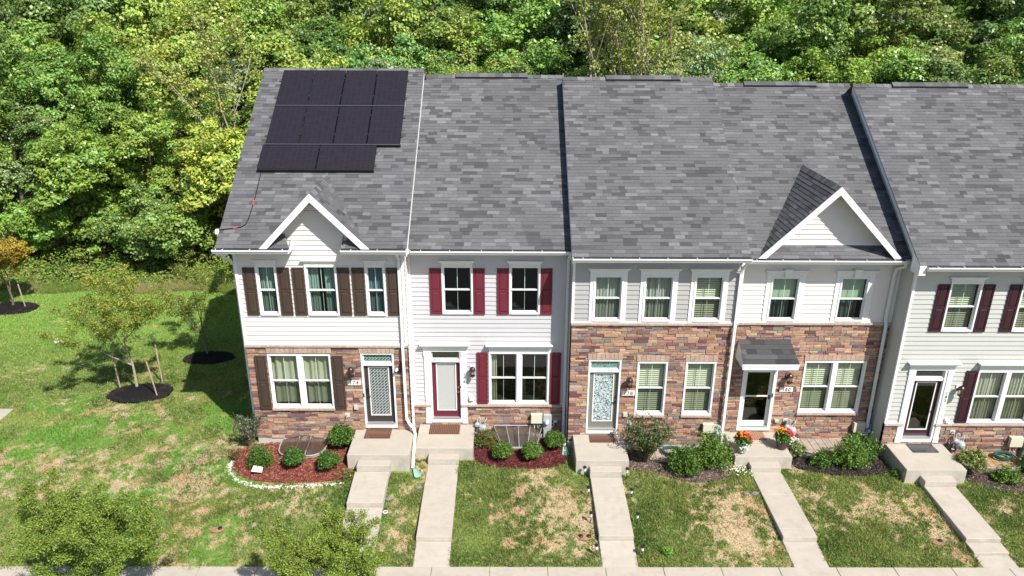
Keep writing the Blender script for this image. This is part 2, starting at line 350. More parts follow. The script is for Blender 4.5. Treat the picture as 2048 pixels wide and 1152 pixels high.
        if head=='key':
            c=(b0+b1)/2; hb.hexa([(c-.075,y-.128,zz-.03),(c+.075,y-.128,zz-.03),(c+.075,y,zz-.03),(c-.075,y,zz-.03),(c-.115,y-.15,zz+H+.03),(c+.115,y-.15,zz+H+.03),(c+.115,y,zz+H+.03),(c-.115,y,zz+H+.03)])
            hb.box(c-.125,c+.125,y-.158,y,zz+H+.03,zz+H+.045)
        hb.build('window_header',WHITE,w)
    if head=='cap' : pass
    if sill:
        sb=MB(); x=ox0-.02
        while x<ox1+.02-1e-3:
            l=min(R.uniform(.45,.62),ox1+.02-x); 
            if ox1+.02-x-l<.15: l=ox1+.02-x
            s=R.uniform(.9,1.1); sb.box(x+.002,x+l-.002,y-.095,y-.002,oz0-.075,oz0-.001,(.42*s,.31*s,.255*s)); x+=l
        sb.build('sill',STONE,w)
    return w
def straight_head(h,x0,x1,z,pil=False,fr=(.15,)):
    """straight entablature: frieze + projecting cap, bottom of frieze at z"""
    y=h['y']; mb=MB(); mb.box(x0,x1,y-.05,y,z,z+.14); mb.box(x0-.02,x1+.02,y-.075,y,z+.14,z+.175)
    mb.hexa([(x0-.03,y-.09,z+.175),(x1+.03,y-.09,z+.175),(x1+.03,y,z+.175),(x0-.03,y,z+.175),(x0-.09,y-.19,z+.26),(x1+.09,y-.19,z+.26),(x1+.09,y,z+.26),(x0-.09,y,z+.26)])
    mb.box(x0-.10,x1+.10,y-.20,y,z+.26,z+.29)
    return mb.build('cornice_head',WHITE,h['root'])
def shutter(h,x0,x1,z0,z1,m,label=None,out=0):
    y=h['y']; b=y-.022-out; mb=MB(); st=.05; mb.box(x0,x1,b-.012,b,z0,z1)
    f=b-.030; mb.box(x0,x0+st,f,b-.012,z0,z1); mb.box(x1-st,x1,f,b-.012,z0,z1)
    zm=(z0+z1)/2+.02
    for a,c in ((z0,z0+.075),(zm-.035,zm+.035),(z1-.06,z1)): mb.box(x0+st,x1-st,f+.001,b-.012,a,c)
    for a,c in ((z0+.075,zm-.035),(zm+.035,z1-.06)):
        g=.012; i=.035; X0,X1,Z0,Z1=x0+st+g,x1-st-g,a+g,c-g
        A=[(X0,b-.0125,Z0),(X1,b-.0125,Z0),(X1,b-.0125,Z1),(X0,b-.0125,Z1)]; B=[(X0+i,b-.027,Z0+i),(X1-i,b-.027,Z0+i),(X1-i,b-.027,Z1-i),(X0+i,b-.027,Z1-i)]
        for k in range(4): mb.quad(A[k],A[(k+1)%4],B[(k+1)%4],B[k])
        mb.quad(*B)
    return mb.build('shutter',m,h['root'],label=label)
def door(h,x0,z,m,gm,hand='r',storm=False,pil=False,transom=True,tr_m=None,casew=.055,label=None):
    """x0 = slab left, z = slab bottom"""
    y=h['y']; x1=x0+.914; zt=z+2.05; top=z+2.44 if transom else zt+.03; cw=casew
    f=MB(); 
    f.box(x0-cw,x0,y-.04,y+.13,z-.16,top+.06); f.box(x1,x1+cw,y-.04,y+.13,z-.16,top+.06); f.box(x0,x1,y-.039,y+.13,top,top+.06)
    if transom: f.box(x0,x1,y-.02,y+.12,zt,zt+.10)
    f.box(x0,x1,y-.038,y+.12,z-.16,z-.012)
    fr=f.build('door_frame',WHITE,h['root'])
    t=MB(); t.box(x0+.001,x1-.001,y-.055,y+.10,z-.012,z+.012); t.build('threshold',mat('aluminium',(.5,.5,.5),.4,metal=.6),fr)
    if transom:
        p=MB(); a,b,c,d=x0+.005,x1-.005,zt+.10,top-.003
        fm=MB(); e=.028; yy=y+.035; fm.box(a,a+e,yy-.02,yy+.02,c,d); fm.box(b-e,b,yy-.02,yy+.02,c,d); fm.box(a+e,b-e,yy-.019,yy+.02,c,c+e); fm.box(a+e,b-e,yy-.019,yy+.02,d-e,d); fm.build('transom_sash',WHITE,fr)
        p.box(a+e,b-e,yy,yy+.006,c+e,d-e); p.build('transom_pane',tr_m or PANE,fr)
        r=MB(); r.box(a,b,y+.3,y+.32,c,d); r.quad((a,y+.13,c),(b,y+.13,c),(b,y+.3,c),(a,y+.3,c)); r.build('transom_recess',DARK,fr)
    yd=y+.065; d=MB(); gx0,gx1,gz0,gz1=x0+.16,x1-.16,z+.27,zt-.10
    if storm: gx0,gx1,gz0,gz1=x0+.09,x1-.09,z+.16,zt-.1
    # slab around the glass
    d.box(x0+.004,gx0,yd,yd+.045,z+.014,zt-.003); d.box(gx1,x1-.004,yd,yd+.045,z+.014,zt-.003); d.box(gx0,gx1,yd+.001,yd+.044,z+.014,gz0); d.box(gx0,gx1,yd+.001,yd+.044,gz1,zt-.003)
    if storm: d.box(gx0,gx1,yd-.004,yd+.044,z+1.06,z+1.10)
    D=d.build('front_door',WHITE if storm else m,h['root'],label=label)
    g=MB(); e=.028
    if not storm:
        for q in ((gx0-e,gx0+.006,gz0-e,gz1+e),(gx1-.006,gx1+e,gz0-e,gz1+e),(gx0+.006,gx1-.006,gz0-e,gz0+.006),(gx0+.006,gx1-.006,gz1-.006,gz1+e)): g.box(q[0],q[1],yd-.012,yd,q[2],q[3])
        g.build('glass_trim',WHITE,D)
    g=MB(); g.box(gx0,gx1,yd+.016,yd+.024,gz0,gz1); g.build('door_glass',gm,D)
    r=MB(); 
    if storm: 
        r.box(x0,x1,yd+.13,yd+.17,z,zt); r.build('inner_door',mat('inner_door_dark',(.03,.028,.03),.4),D)
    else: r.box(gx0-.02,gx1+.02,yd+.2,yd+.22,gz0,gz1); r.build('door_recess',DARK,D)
    hb=MB(); hx=x0+.07 if hand=='l' else x1-.07
    if storm:
        hb.box(x1-.065,x1-.035,yd-.05,yd,z+.98,z+1.12); hb.box(x1+.012,x1+.045,y-.055,y-.04,z+1.1,z+1.24); hb.build('handle',BLACK,D)
    else:
        hm=BRASS if h['n']=='176' else BLACK
        q=MB(); q.lathe((hx,yd,z+1.12),[(.0,.02),(.03,.02),(.03,0)],10,axis='y'); q.build('deadbolt',hm,D); hb.lathe((hx,yd,z+.95),[(.0,.075),(.022,.07),(.03,.055),(.022,.035),(.012,.02),(.03,.012),(.03,0)],10,axis='y')
        if h['n'] in('174',): hb.box(hx-.03,hx+.03,yd-.03,yd,z+1.05,z+1.22)
        if h['n'] in ('174','178','182'): hb.box(hx-.012,hx+.10*(1 if hand=='l' else -1)+.0,yd-.055,yd-.04,z+.94,z+.96) if hand=='l' else hb.box(hx-.10,hx+.012,yd-.055,yd-.04,z+.94,z+.96)
        hb.build('handle',hm,D)
    return fr,D
def lantern(h,x,z):
    y=h['y']-(.04 if h.get('stone_lamp') else .03); mb=MB()
    mb.box(x-.07,x+.07,y-.012,y+.03,z-.02,z+.16,m=2) 
    mb.lathe((x,y-.012,z+.02),[(0,.03),(.045,.025),(.055,.0)],12,axis='y')
    mb.tube([(x,y-.03,z+.02),(x,y-.09,z+.06),(x,y-.15,z+.14),(x,y-.17,z+.20)],.011,6)
    cx,cy=x,y-.17
    mb.lathe((cx,cy,z),[(0,.24),(.012,.235),(.016,.215),(.05,.20),(.085,.165),(.10,.12),(.104,.105),(.085,.10),(0,.10)],14)
    mb.lathe((cx,cy,z),[(.078,-.10),(.085,-.11),(.06,-.135),(.02,-.15),(.012,-.18),(0,-.19)],12); mb.lathe((cx,cy,z),[(0,-.095),(.08,-.095),(.08,-.11)],12)
    for k in range(6):
        t=math.pi*2*k/6; mb.tube([(cx+.076*math.cos(t),cy+.076*math.sin(t),z-.1),(cx+.088*math.cos(t),cy+.088*math.sin(t),z+.1)],.006,4)
    o=mb.build('wall_lantern',[BRONZE,BRONZE,WHITE if h['n'] in('176','182') else STONEBACK],h['root'])
    g=MB(); g.lathe((cx,cy,z),[(.070,-.095),(.080,.10)],12); g.build('lantern_glass',glassmat('lantern_glass',(.8,.78,.7),.06,.1),o)
def gutter(h,x0,x1,gaps=()):
    y=h['y']-.45; z=h['z']+5.905; T=.125
    for a,b in sub_int(x0,x1,gaps):
        mb=MB()
        prof=[(y+.012,z+T),(y+.012,z),(y-.075,z),(y-.085,z+.02),(y-.09,z+.06),(y-.125,z+.085),(y-.125,z+T),(y-.105,z+T),(y-.105,z+T-.008),(y-.115,z+T-.01),(y-.082,z+.055),(y-.07,z+.012),(y+.002,z+.012),(y+.002,z+T)]
        n=len(prof)
        for i in range(n-1):
            p,q=prof[i],prof[i+1]; inner=i>=8
            mb.quad((a,p[0],p[1]),(b,p[0],p[1]),(b,q[0],q[1]),(a,q[0],q[1]),m=1 if inner else 0)
        for xx in (a,b): mb.poly([(xx,p[0],p[1]) for p in prof[:7]]+[(xx,y+.0,z+T)])
        k=a+.3
        while k<b-.1: mb.box(k-.008,k+.008,y-.122,y+.03,z+T-.004,z+T+.006); k+=R.uniform(.75,.95)
        mb.build('gutter',[WHITE,GUTIN],h['root'])
def downspout(h,pts,m=None):
    mb=MB(); P=[Vector(p) for p in pts]
    w,d=.04,.028
    rings=[]
    for i,p in enumerate(P):
        t=(P[min(i+1,len(P)-1)]-P[max(i-1,0)]).normalized(); X=Vector((1,0,0)); X=(X-t*X.dot(t)).normalized(); Yv=t.cross(X)
        n=len(mb.v)
        for sx,sy in ((-1,-1),(1,-1),(1,1),(-1,1)): mb.v.append(tuple(p+X*sx*w+Yv*sy*d))
        rings.append(n)
    for i in range(len(P)-1):
        for k in range(4):
            k2=(k+1)%4; mb.f.append((rings[i]+k,rings[i]+k2,rings[i+1]+k2,rings[i+1]+k)); mb.c.append((1,1,1)); mb.m.append(0)
    return mb.build('downspout',m or WHITE,h['root'])
def main_roof(h,x0,x1,cut=None,vent=None,left=True,right=True,tone=1,span=5.88,white=False):
    y0=h['y']-.45; z0=6.05+h['z']; ry=h['y']+span; rz=z0+M*(ry-y0); Ls=(ry-y0)*SL
    mb=MB()
    if cut:
        def iv(v):
            y=y0+v/SL
            if y<h['y']+.02:
                t=(y-y0)/.45; a=cut[0]+(cut[2]-cut[0])*t; b=cut[1]+(cut[3]-cut[1])*t; return [(0,a-x0),(b-x0,x1-x0)]
            return [(0,(cut[2]+cut[3])/2-x0),((cut[2]+cut[3])/2-x0,x1-x0)]
    else: iv=lambda v:[(0,x1-x0)]
    shingles(mb,(x0,y0,z0),(1,0,0),VN,NN,iv,Ls,tone=tone)
    # underlay deck (just below) and rear slope
    e=.05
    if cut: 
        yv=h['y']+.02; mb.quad((x0,yv,z0+M*(yv-y0)-e),(x1,yv,z0+M*(yv-y0)-e),(x1,ry,rz-e),(x0,ry,rz-e),(.1,.1,.1))
        for a,b,c,d in ((x0,cut[0],cut[2],x0),(cut[1],x1,x1,cut[3])): mb.quad((a,y0,z0-.02),(b,y0,z0-.02),(c,yv,z0+M*(yv-y0)-.02),(d,yv,z0+M*(yv-y0)-.02),(.08,.08,.08))
    else: mb.quad((x0,y0,z0-e),(x1,y0,z0-e),(x1,ry,rz-e),(x0,ry,rz-e),(.1,.1,.1))
    ybk=ry+(ry-y0); mb.quad((x0,ry,rz),(x1,ry,rz),(x1,ybk,z0),(x0,ybk,z0),(.11,.11,.11))
    o=mb.build('roof',SHING,h['root'])
    # ridge caps
    rc=MB(); x=x0
    while x<x1-1e-3:
        w=min(.26,x1-x); s=R.choice((.075,.1,.12,.15)); c=(s,s,s*1.03); k=.03
        rc.quad((x,ry-.15,rz-.105+k),(x+w,ry-.15,rz-.105+k*.6),(x+w,ry,rz+k*.6),(x,ry,rz+k),c); rc.quad((x,ry,rz+k),(x+w,ry,rz+k*.6),(x+w,ry+.15,rz-.105+k*.6),(x,ry+.15,rz-.105+k),c); x+=w
        rc.quad((x-w,ry-.15,rz-.105),(x,ry-.15,rz-.105),(x,ry-.15,rz-.105+k*.6),(x-w,ry-.15,rz-.105+k),tuple(.5*q for q in c))
    rc.build('ridge_cap',SHING,o)
    if vent:
        v=MB(); a,b=vent; v.hexa([(a,ry-.17,rz-.09),(b,ry-.17,rz-.09),(b,ry+.17,rz-.09),(a,ry+.17,rz-.09),(a,ry-.17,rz-.03),(b,ry-.17,rz-.03),(b,ry+.17,rz-.03),(a,ry+.17,rz-.03)],(.03,.03,.03))
        x=a
        while x<b-1e-3:
            w=min(.28,b-x); s=R.choice((.07,.085,.1,.12)); c=(s,s,s*1.04)
            v.quad((x,ry-.19,rz-.035),(x+w,ry-.19,rz-.035),(x+w,ry,rz+.085),(x,ry,rz+.085),c); v.quad((x,ry,rz+.085),(x+w,ry,rz+.085),(x+w,ry+.19,rz-.035),(x,ry+.19,rz-.035),c); x+=w
        v.build('ridge_vent',SHING,o)
    # fascia + soffit
    f=MB()
    for (a,b) in (sub_int(x0,x1,[(cut[0],cut[1])]) if cut else [(x0,x1)]):
        f.box(a,b,y0+.012,y0+.03,z0-.15,z0-.022); f.quad((a,y0+.03,z0-.145),(b,y0+.03,z0-.145),(b,h['y']-.001,z0-.145),(a,h['y']-.001,z0-.145))
    if cut:
        for xx in (cut[0],cut[1]): f.poly([(xx,y0,z0-.15),(xx,h['y'],z0-.15),(xx,h['y'],z0+.28),(xx,y0,z0-.025)])
    f.build('fascia',WHITE,o)
    def rake(x,sg):
        r=MB(); D=.215; xa,xb=(x+.012,x+.034) if sg<0 else (x-.026,x-.004); up=-.012
        if white: xa,xb,up=x-.002,x+.03,.014
        ya,yb=y0-.005,ry
        za=z0+up; 
        r.hexa([(xa,ya,za-D),(xb,ya,za-D),(xb,yb,rz-D+up),(xa,yb,rz-D+up),(xa,ya,za),(xb,ya,za),(xb,yb,rz+up),(xa,yb,rz+up)])
        # narrow soffit under the rake overhang
        xi=h['x0'] if sg<0 else h['x1']
        if abs(xi-x)>.03: r.quad((xi,ya+.1,z0-D*.8),(x,ya+.1,z0-D*.8),(x,yb,rz-D*.8),(xi,yb,rz-D*.8))
        r.box(min(x,xi)-.001*sg*0,max(x,xi),y0+.0,h['y'],z0-.15-.07,z0-.151) if abs(xi-x)>.03 else None
        r.build('rake_board',WHITE,o)
    for xx in (x0+.03,x1-.03): f2=[(xx,y0+.03,z0-.16),(xx,ry,rz-.16-.0),(xx,ry,rz-.05),(xx,y0+.03,z0-.05)]
    if left: rake(x0,-1)
    if right: rake(x1,1)
    return o
def dormer(h,xc,half,yf,zr,wall_y,wall_z0,sidmat,zfoot,horiz_fn):
    s=(zr-zfoot)/half; nn=math.sqrt(1+s*s); root=MB()
    ym=lambda z: h['y']-.45+(z-6.05-h['z'])/M
    for sg in (-1,1):
        U=(0,1,0); V=Vector((-sg/nn,0,s/nn)); Nn=Vector((sg*s/nn,0,1/nn)); foot=(xc+sg*half,yf,zfoot); L=half*nn
        iv=lambda v: [(0,max(.02,ym(zfoot+v*s/nn)-yf+.03))]
        shingles(root,foot,U,V,Nn,iv,L,tone=.95)
        root.poly([(xc+sg*half,yf,zfoot-.02),(xc,yf,zr-.02),(xc,ym(zr),zr-.02)],(.08,.08,.08))
    # ridge cap
    y=yf
    while y<ym(zr)+.1:
        c=R.choice((.08,.1,.13,.16)); cc=(c,c,c*1.03); w=.2
        for sg in (-1,1): root.quad((xc,y,zr+.03),(xc,y+w,zr+.018),(xc+sg*.13,y+w,zr+.018-.13*s),(xc+sg*.13,y,zr+.03-.13*s),cc)
        y+=w
    D=root.build('gable_dormer',SHING,h['root'])
    rb=MB(); bw=.235*nn*.72; yo=yf-.03
    for sg in (-1,1):
        a=Vector((xc+sg*(half+.03),0,zfoot-.03*s)); b=Vector((xc,0,zr)); up=.02
        n0=[(a.x,yo,a.z+up),(b.x,yo,b.z+up),(b.x,yo,b.z+up-bw*1.0),(a.x-sg*bw/s*1.0,yo,a.z+up)]
        n1=[(p[0],yo+.03,p[2]) for p in n0]
        if sg>0: n0,n1=n0[::-1],n1[::-1]
        rb.hexa(n1+n0)
        # soffit under the overhang back to the gable wall
        c0=(xc+sg*(half-bw/s*.5),zfoot+.0); c1=(xc,zr-bw*.5)
        rb.quad((c0[0],yo+.03,c0[1]),(c1[0],yo+.03,c1[1]),(c1[0],wall_y-.02,c1[1]),(c0[0],wall_y-.02,c0[1]))
    rb.build('barge_board',WHITE,D)
    if horiz_fn:
        w=MB(); siding(w,lambda z:xc-(zr-.12-z)/s,lambda z:xc+(zr-.12-z)/s,wall_z0,zr-.125,wall_y,zref=h['z']); w.build('gable_siding',sidmat,D)
        t=MB(); t.box(xc-(zr-.12-wall_z0)/s,xc+(zr-.12-wall_z0)/s,wall_y-.03,wall_y-.018,wall_z0-.03,wall_z0+.02); t.box(xc-.3,xc+.3,wall_y-.035,wall_y-.012,zr-.5,zr-.47); t.build('gable_trim',WHITE,D)
    return D
def plaque(h,x0,x1,z0,z1,txt):
    y=h['y']; mb=MB(); mb.box(x0,x1,y-.062,y-.0,z0,z1); o=mb.build('number_plaque',mat('plaque_stone',(.72,.70,.66),.7),h['root'])
    text_part(txt,(z1-z0)*1.05,(x0+x1)/2,y-.064,(z0+z1)/2,o,BLACK,spacing=1.25)
def utility(h,x0,x1,z0,z1,meter,mm=None):
    y=h['y']-.03; mb=MB(); w=x1-x0
    mb.box(x0,x1,y-.13,y+.03,z0,z1); mb.box(x0-.012,x1+.012,y-.145,y-.13,z0+.01,z1+.012); mb.box(x0-.016,x1+.016,y-.15,y+.0,z1+.012,z1+.022)
    mb.tube([(x0+.1,y-.05,z0),(x0+.1,y-.05,z0-.35)],.016,6); mb.tube([(x0+.18,y-.05,z0),(x0+.22,y-.05,z0-.2),(x0+.3,y-.03,z0-.25)],.01,5)
    mb.build('utility_box',BEIGE,h['root'])
    a,b,c,d=meter; mb=MB(); mb.box(a,b,y-.12,y+.03,c,d); mb.box(a-.01,b+.01,y-.135,y-.12,c+.42*(d-c),d+.005); mb.box(a+.01,b-.01,y-.128,y-.12,c+.02,c+.38*(d-c))
    cx,cz=(a+b)/2-.02,d-.28*(d-c)
    mb.lathe((cx,y-.135,cz),[(.0,.10),(.055,.10),(.07,.085),(.075,.02),(.10,.018),(.10,.0)],16,axis='y')
    mb.tube([(b+.02,y-.05,d-.4*(d-c)),(b+.1,y-.05,d-.42*(d-c)),(b+.09,y-.05,d-.52*(d-c)),(b,y-.05,d-.56*(d-c))],.022,7)
    mb.tube([(cx,y-.05,c),(cx,y-.05,c-.25)],.03,8)
    o=mb.build('electric_meter',mm or GREYP,h['root']); q=MB(); q.lathe((cx,y-.236,cz),[(0,.012),(.04,.01),(.052,0)],12,axis='y'); q.build('meter_dial',mat('dial',(.6,.62,.62),.1),o)
def gasmeter(h,x,z):
    y=h['y']-.05; mb=MB()
    mb.lathe((x+.1,y-.16,z+.08),[(0,0),(.10,.0),(.135,.03),(.14,.14),(.11,.22),(.05,.25),(0,.25)],14)
    mb.lathe((x+.1,y-.16-.1,z+.2),[(0,.05),(.06,.05),(.08,.02),(.08,0)],12,axis='y')
    mb.tube([(x-.08,y-.12,z-.2),(x-.08,y-.12,z+.55),(x-.02,y-.12,z+.60),(x+.03,y-.12,z+.55),(x+.03,y-.14,z+.3)],.02,7)
    mb.tube([(x+.17,y-.14,z+.3),(x+.17,y-.14,z+.45),(x+.22,y-.05,z+.47),(x+.22,y+.05,z+.47)],.02,7)
    mb.lathe((x-.08,y-.14,z+.34),[(0,.09),(.05,.085),(.085,.06),(.09,.03),(.085,0),(.05,-.03),(0,-.03)],12,axis='y')
    mb.lathe((x+.0,y-.12,z+.56),[(.0,-.03),(.035,-.03),(.035,.03),(0,.03)],8)
    mb.tube([(x-.14,y-.13,z+.02),(x-.05,y-.16,z+.02)],.03,6)
    mb.build('gas_meter',mat('galvanised',(.42,.45,.47),.4,metal=.3,var=.15),h['root'])
def outlet(h,x0,x1,z0,z1,m=None):
    mb=MB(); y=h['y']; mb.box(x0,x1,y-.06,y,z0,z1,m=1); mb.box(x0+.02,x1-.02,y-.10,y-.06,z0+.03,z1-.03); mb.build('outlet_box',[m or mat('outlet_cover',(.5,.48,.42),.5),WHITE if h['n'] in('176','182') else mat('stone_block',(.42,.35,.29),.8)],h['root'])
def faucet(h,x,z):
    mb=MB(); y=h['y']; mb.box(x-.08,x+.08,y-.05,y,z-.07,z+.07); mb.lathe((x,y-.05,z),[(.0,.1),(.012,.1),(.014,0)],8,axis='y',m=1); mb.tube([(x,y-.12,z+.01),(x,y-.15,z-.04)],.014,6,m=1); mb.lathe((x,y-.1,z+.03),[(.03,.0),(.03,.012),(0,.012)],8,m=1); mb.build('faucet',[mat('faucet_plate',(.55,.5,.45),.7),GREYP],h['root'])
# ---------------- the six townhouses ----------------
def house(n,x0,x1,y,z,label): 
    h=dict(n=n,x0=x0,x1=x1,y=y,z=z); h['root']=thing('townhouse',((x0+x1)/2,y,z-.6),label,'house','row of attached townhouses'); return h
def shell(h,sid,zs,zbase,holes,st_x=None,side_l=None,side_r=None,base_z=-.9,topz=5.95):
    """siding from zs up, stone below; plain rear and party walls"""
    y=h['y']; z=h['z']; x0,x1=h['x0'],h['x1']
    mb=MB(); siding(mb,x0+.08,x1-.08,z+zs+.06,z+topz,y,holes,zref=z+zs+.06); mb.build('siding_wall',sid,h['root'])
    mb=MB(); stone(mb,x0+.02,x1-.02,z+zbase,z+zs,y-.002,holes)
    for H in h.get('soldiers',()): soldier(mb,*H,y-.004)
    mb.build('stone_veneer',[STONE,STONEBACK],h['root'])
    # water table cap
    for a,b in sub_int(x0,x1,[(H[0],H[1]) for H in holes if H[2]<z+zs+.03<H[3]]):
        x=a; cap=MB()
        while x<b-1e-3:
            l=min(R.uniform(.45,.62),b-x); 
            if b-x-l<.15:l=b-x
            s=R.uniform(.9,1.1); cap.box(x+.002,x+l-.002,y-.085,y-.002,z+zs-.01,z+zs+.055,(.43*s,.335*s,.29*s)); x+=l
        cap.build('stone_cap',STONE,h['root'])
    f=MB(); f.box(x0+.03,x1-.03,y-.012,y+.2,z+base_z,z+zbase); f.build('foundation',mat('foundation',(.45,.43,.40),.85,var=.1,vs=5),h['root'])
    # corner posts, party walls, rear wall
    c=MB(); c.box(x0,x0+.08,y-.03,y+.06,z+zs+.055,z+topz); c.build('corner_trim',WHITE,h['root']); c=MB(); c.box(x1-.08,x1,y-.03,y+.06,z+zs+.055,z+topz)
    c.build('corner_trim',WHITE,h['root'])
    for a,b in sub_int(x0+.08,x1-.08,[(H[0]-.01,H[1]+.01) for H in holes if H[2]<z+zs+.08<H[3]]): c=MB(); c.box(a,b,y-.028,y-.004,z+zs+.055,z+zs+.095); c.build('starter_strip',WHITE,h['root'])
    ry=y+5.88; yb=y+11.76; zt=lambda yy: 6.05+z+M*(min(yy,2*ry-yy)-(y-.45))-.08
    pw=MB()
    for xx,sg,sd in ((x0,-1,side_l),(x1,1,side_r)):
        if sd: 
            side_siding(pw,xx,y+.06,y+sd,z+base_z+.3,z+topz,sg,zref=z); pw.poly([(xx,y,z+topz),(xx,ry,z+topz),(xx,ry,zt(ry)),(xx,y,zt(y))]); pw.quad((xx,y+sd,z+base_z),(xx,yb,z+base_z),(xx,yb,z+topz),(xx,y+sd,z+topz)); pw.poly([(xx,ry,z+topz),(xx,yb,z+topz),(xx,yb,zt(yb)),(xx,ry,zt(ry))])
            pw.quad((xx,y+.05,z+base_z),(xx,y+sd,z+base_z),(xx,y+sd,z+base_z+.3),(xx,y+.05,z+base_z+.3))
        else: pw.poly([(xx,y+.05,z+base_z),(xx,yb,z+base_z),(xx,yb,zt(yb)),(xx,ry,zt(ry)),(xx,y+.05,zt(y))])
    pw.quad((x0,yb,z+base_z),(x1,yb,z+base_z),(x1,yb,z+6),(x0,yb,z+6)); pw.build('side_wall',sid,h['root'])
SID_W=mat('siding_cream_white',(.64,.605,.57),.5,.3,var=.025,vs=1.5); SID_G=mat('siding_pale_grey',(.475,.465,.48),.5,.3,var=.025,vs=1.5); SID_T=mat('siding_warm_grey',(.36,.355,.345),.5,.3,var=.025,vs=1.5)
SID_WW=mat('siding_bright_white',(.66,.62,.58),.5,.3,var=.025,vs=1.5); SID_B=mat('siding_greenish_white',(.45,.455,.425),.5,.3,var=.025,vs=1.5)
SH_BR=mat('shutter_brown',(.058,.039,.030),.45,.35); SH_RED=mat('shutter_red',(.135,.020,.034),.45,.35); SH_MAR=mat('shutter_maroon',(.036,.012,.018),.45,.35)
# --- 174
h=house('174',-5.60,-.60,-.75,.26,'end townhouse 174 with solar panels, brown shutters and white gable over cream siding'); z=.26
w2=[(-4.99,-4.38,'curt:teal'),(-3.54,-2.60,'part:teal'),(-1.76,-1.17,'curt:blue')]
holes=[(a,b,3.80+z,5.40+z) for a,b,_ in w2]+[(-4.95,-3.01,.62+z,2.50+z),(-2.08,-1.05,-.16+z,2.52+z)]
h['soldiers']=[(-4.97,-2.97,2.54+z,2.74+z),(-2.12,-1.02,2.54+z,2.74+z)]; h['stone_lamp']=1
shell(h,SID_W,2.76,-.50,holes,side_l=.3,side_r=.75)
for a,b,c in w2: window(h,a,b,3.80+z,5.40+z,c,head='flare')
window(h,-4.95,-3.01,.62+z,2.50+z,'valance:green',double=True,sill=True)
for a,b in ((-5.37,-5.02),(-4.35,-3.99),(-3.92,-3.57),(-2.58,-2.22),(-2.15,-1.79),(-1.13,-.78)): shutter(h,a,b,3.80+z,5.33+z,SH_BR)
for a in (-5.34,-2.97): shutter(h,a,a+.345,.58+z,2.45+z,SH_BR,out=.03)
door(h,-2.02,.05+z,mat('door_brown',(.040,.032,.030),.4),patmat('door_lattice','weave',(.10,.12,.12),(.42,.46,.46),7),'l',tr_m=patmat('transom_lattice','weave',(.06,.16,.13),(.30,.42,.36),7),label='dark brown front door with lattice-patterned glass')
lantern(h,-2.37,1.92+z); plaque(h,-2.54,-2.13,1.44+z,1.60+z,'174'); outlet(h,-2.40,-2.26,.56+z,.75+z); faucet(h,-2.63,.36+z)
mb=MB(); mb.box(-.86,-.75,-.86,-.78,2.28,2.47); mb.box(-.93,-.84,-.84,-.78,2.17,2.22); mb.build('wall_sensor',BLACK,h['root'])
mb=MB(); mb.lathe((-.97,-.82,2.27),[(0,.13),(.03,.13),(.04,.1),(.04,0),(0,0)],10,axis='y'); mb.tube([(-.97,-.8,2.27),(-.93,-.78,2.2)],.015,6); mb.build('security_camera',WHITE,h['root'])
mb=MB(); mb.box(-2.065,-2.035,-.81,-.79,1.28,1.40); mb.build('doorbell',BLACK,h['root'])
cut=(-3.80,-2.32,-4.02,-2.12)
gutter(h,-5.98,-.43,[(cut[0],cut[1])]); ro=main_roof(h,-5.92,-.43,cut=(-3.80,-2.32,-4.02,-2.12),white=False)
D=dormer(h,-3.08,1.55,-1.2,7.90,-.75,6.2,SID_W,6.31,None)
mb=MB(); s=(7.90-6.31)/1.55; siding(mb,lambda q:max(-3.08-(7.78-q)/s,-4.3),lambda q:min(-3.08+(7.78-q)/s,-1.86),5.95+z,7.775,-.75,zref=z+2.82); mb.box(-3.42,-2.74,-.78,-.762,7.28,7.31); mb.build('gable_siding',SID_W,D)
downspout(h,[(-.72,-1.22,6.18),(-.72,-1.12,6.05),(-.73,-.86,5.85),(-.74,-.83,5.6),(-.74,-.83,3.2),(-.74,-.88,3.02),(-.73,-.88,.55),(-.66,-.9,.40),(-.50,-1.0,.26),(-.45,-1.1,.12),(-.43,-1.9,-.2),(-.43,-2.12,-.46)])
downspout(h,[(-5.72,-1.2,6.15),(-5.72,-1.1,6.0),(-5.66,-.9,5.85),(-5.65,-.6,5.6),(-5.65,-.6,-.3)])
# --- 176
h=house('176',-.60,4.40,0,0,'townhouse 176 with bright red shutters, red door and pale grey siding'); z=0
w2=[(.43,1.39),(2.51,3.47)]
holes=[(a,b,3.80,5.40) for a,b in w2]+[(1.86,3.81,.60,2.48),(-.02,.96,-.12,2.53)]
shell(h,SID_G,.53,-.62,holes)
for a,b in w2: window(h,a,b,3.80,5.40,'dark',head='flare')
window(h,1.86,3.81,.60,2.48,['edge:cream','dark'],double=True); straight_head(h,1.87,3.80,2.485)
for a,b in ((.06,.42),(1.40,1.76),(2.14,2.50),(3.48,3.84)): shutter(h,a,b,3.79,5.32,SH_RED)
for a in (1.48,3.84): shutter(h,a,a+.345,.60,2.47,SH_RED)
door(h,.02,.06,mat('door_red',(.12,.016,.03),.35),patmat('door_frosted','frost',(.34,.36,.35),(.46,.47,.46),55),'r',casew=.06,label='dark red front door with frosted glass')
straight_head(h,-.23,1.17,2.50)
mb=MB()
for a in (-.21,.99):
    mb.box(a,a+.16,-.05,0,-.12,2.50); mb.box(a-.012,a+.172,-.065,0,-.12,.06); mb.box(a-.012,a+.172,-.065,0,2.36,2.50); mb.box(a+.03,a+.13,-.056,-.05,.12,2.28)
mb.build('pilaster',WHITE,h['root'])
for i,c in enumerate('176'): text_part(c,.125,1.07,-.062,1.69-i*.13,h['root'],BLACK)
lantern(h,1.34,1.82); outlet(h,1.21,1.36,.72,.88,WHITE)
mb=MB(); mb.box(.935,.955,-.06,-.045,1.2,1.26); mb.build('doorbell',BLACK,h['root'])
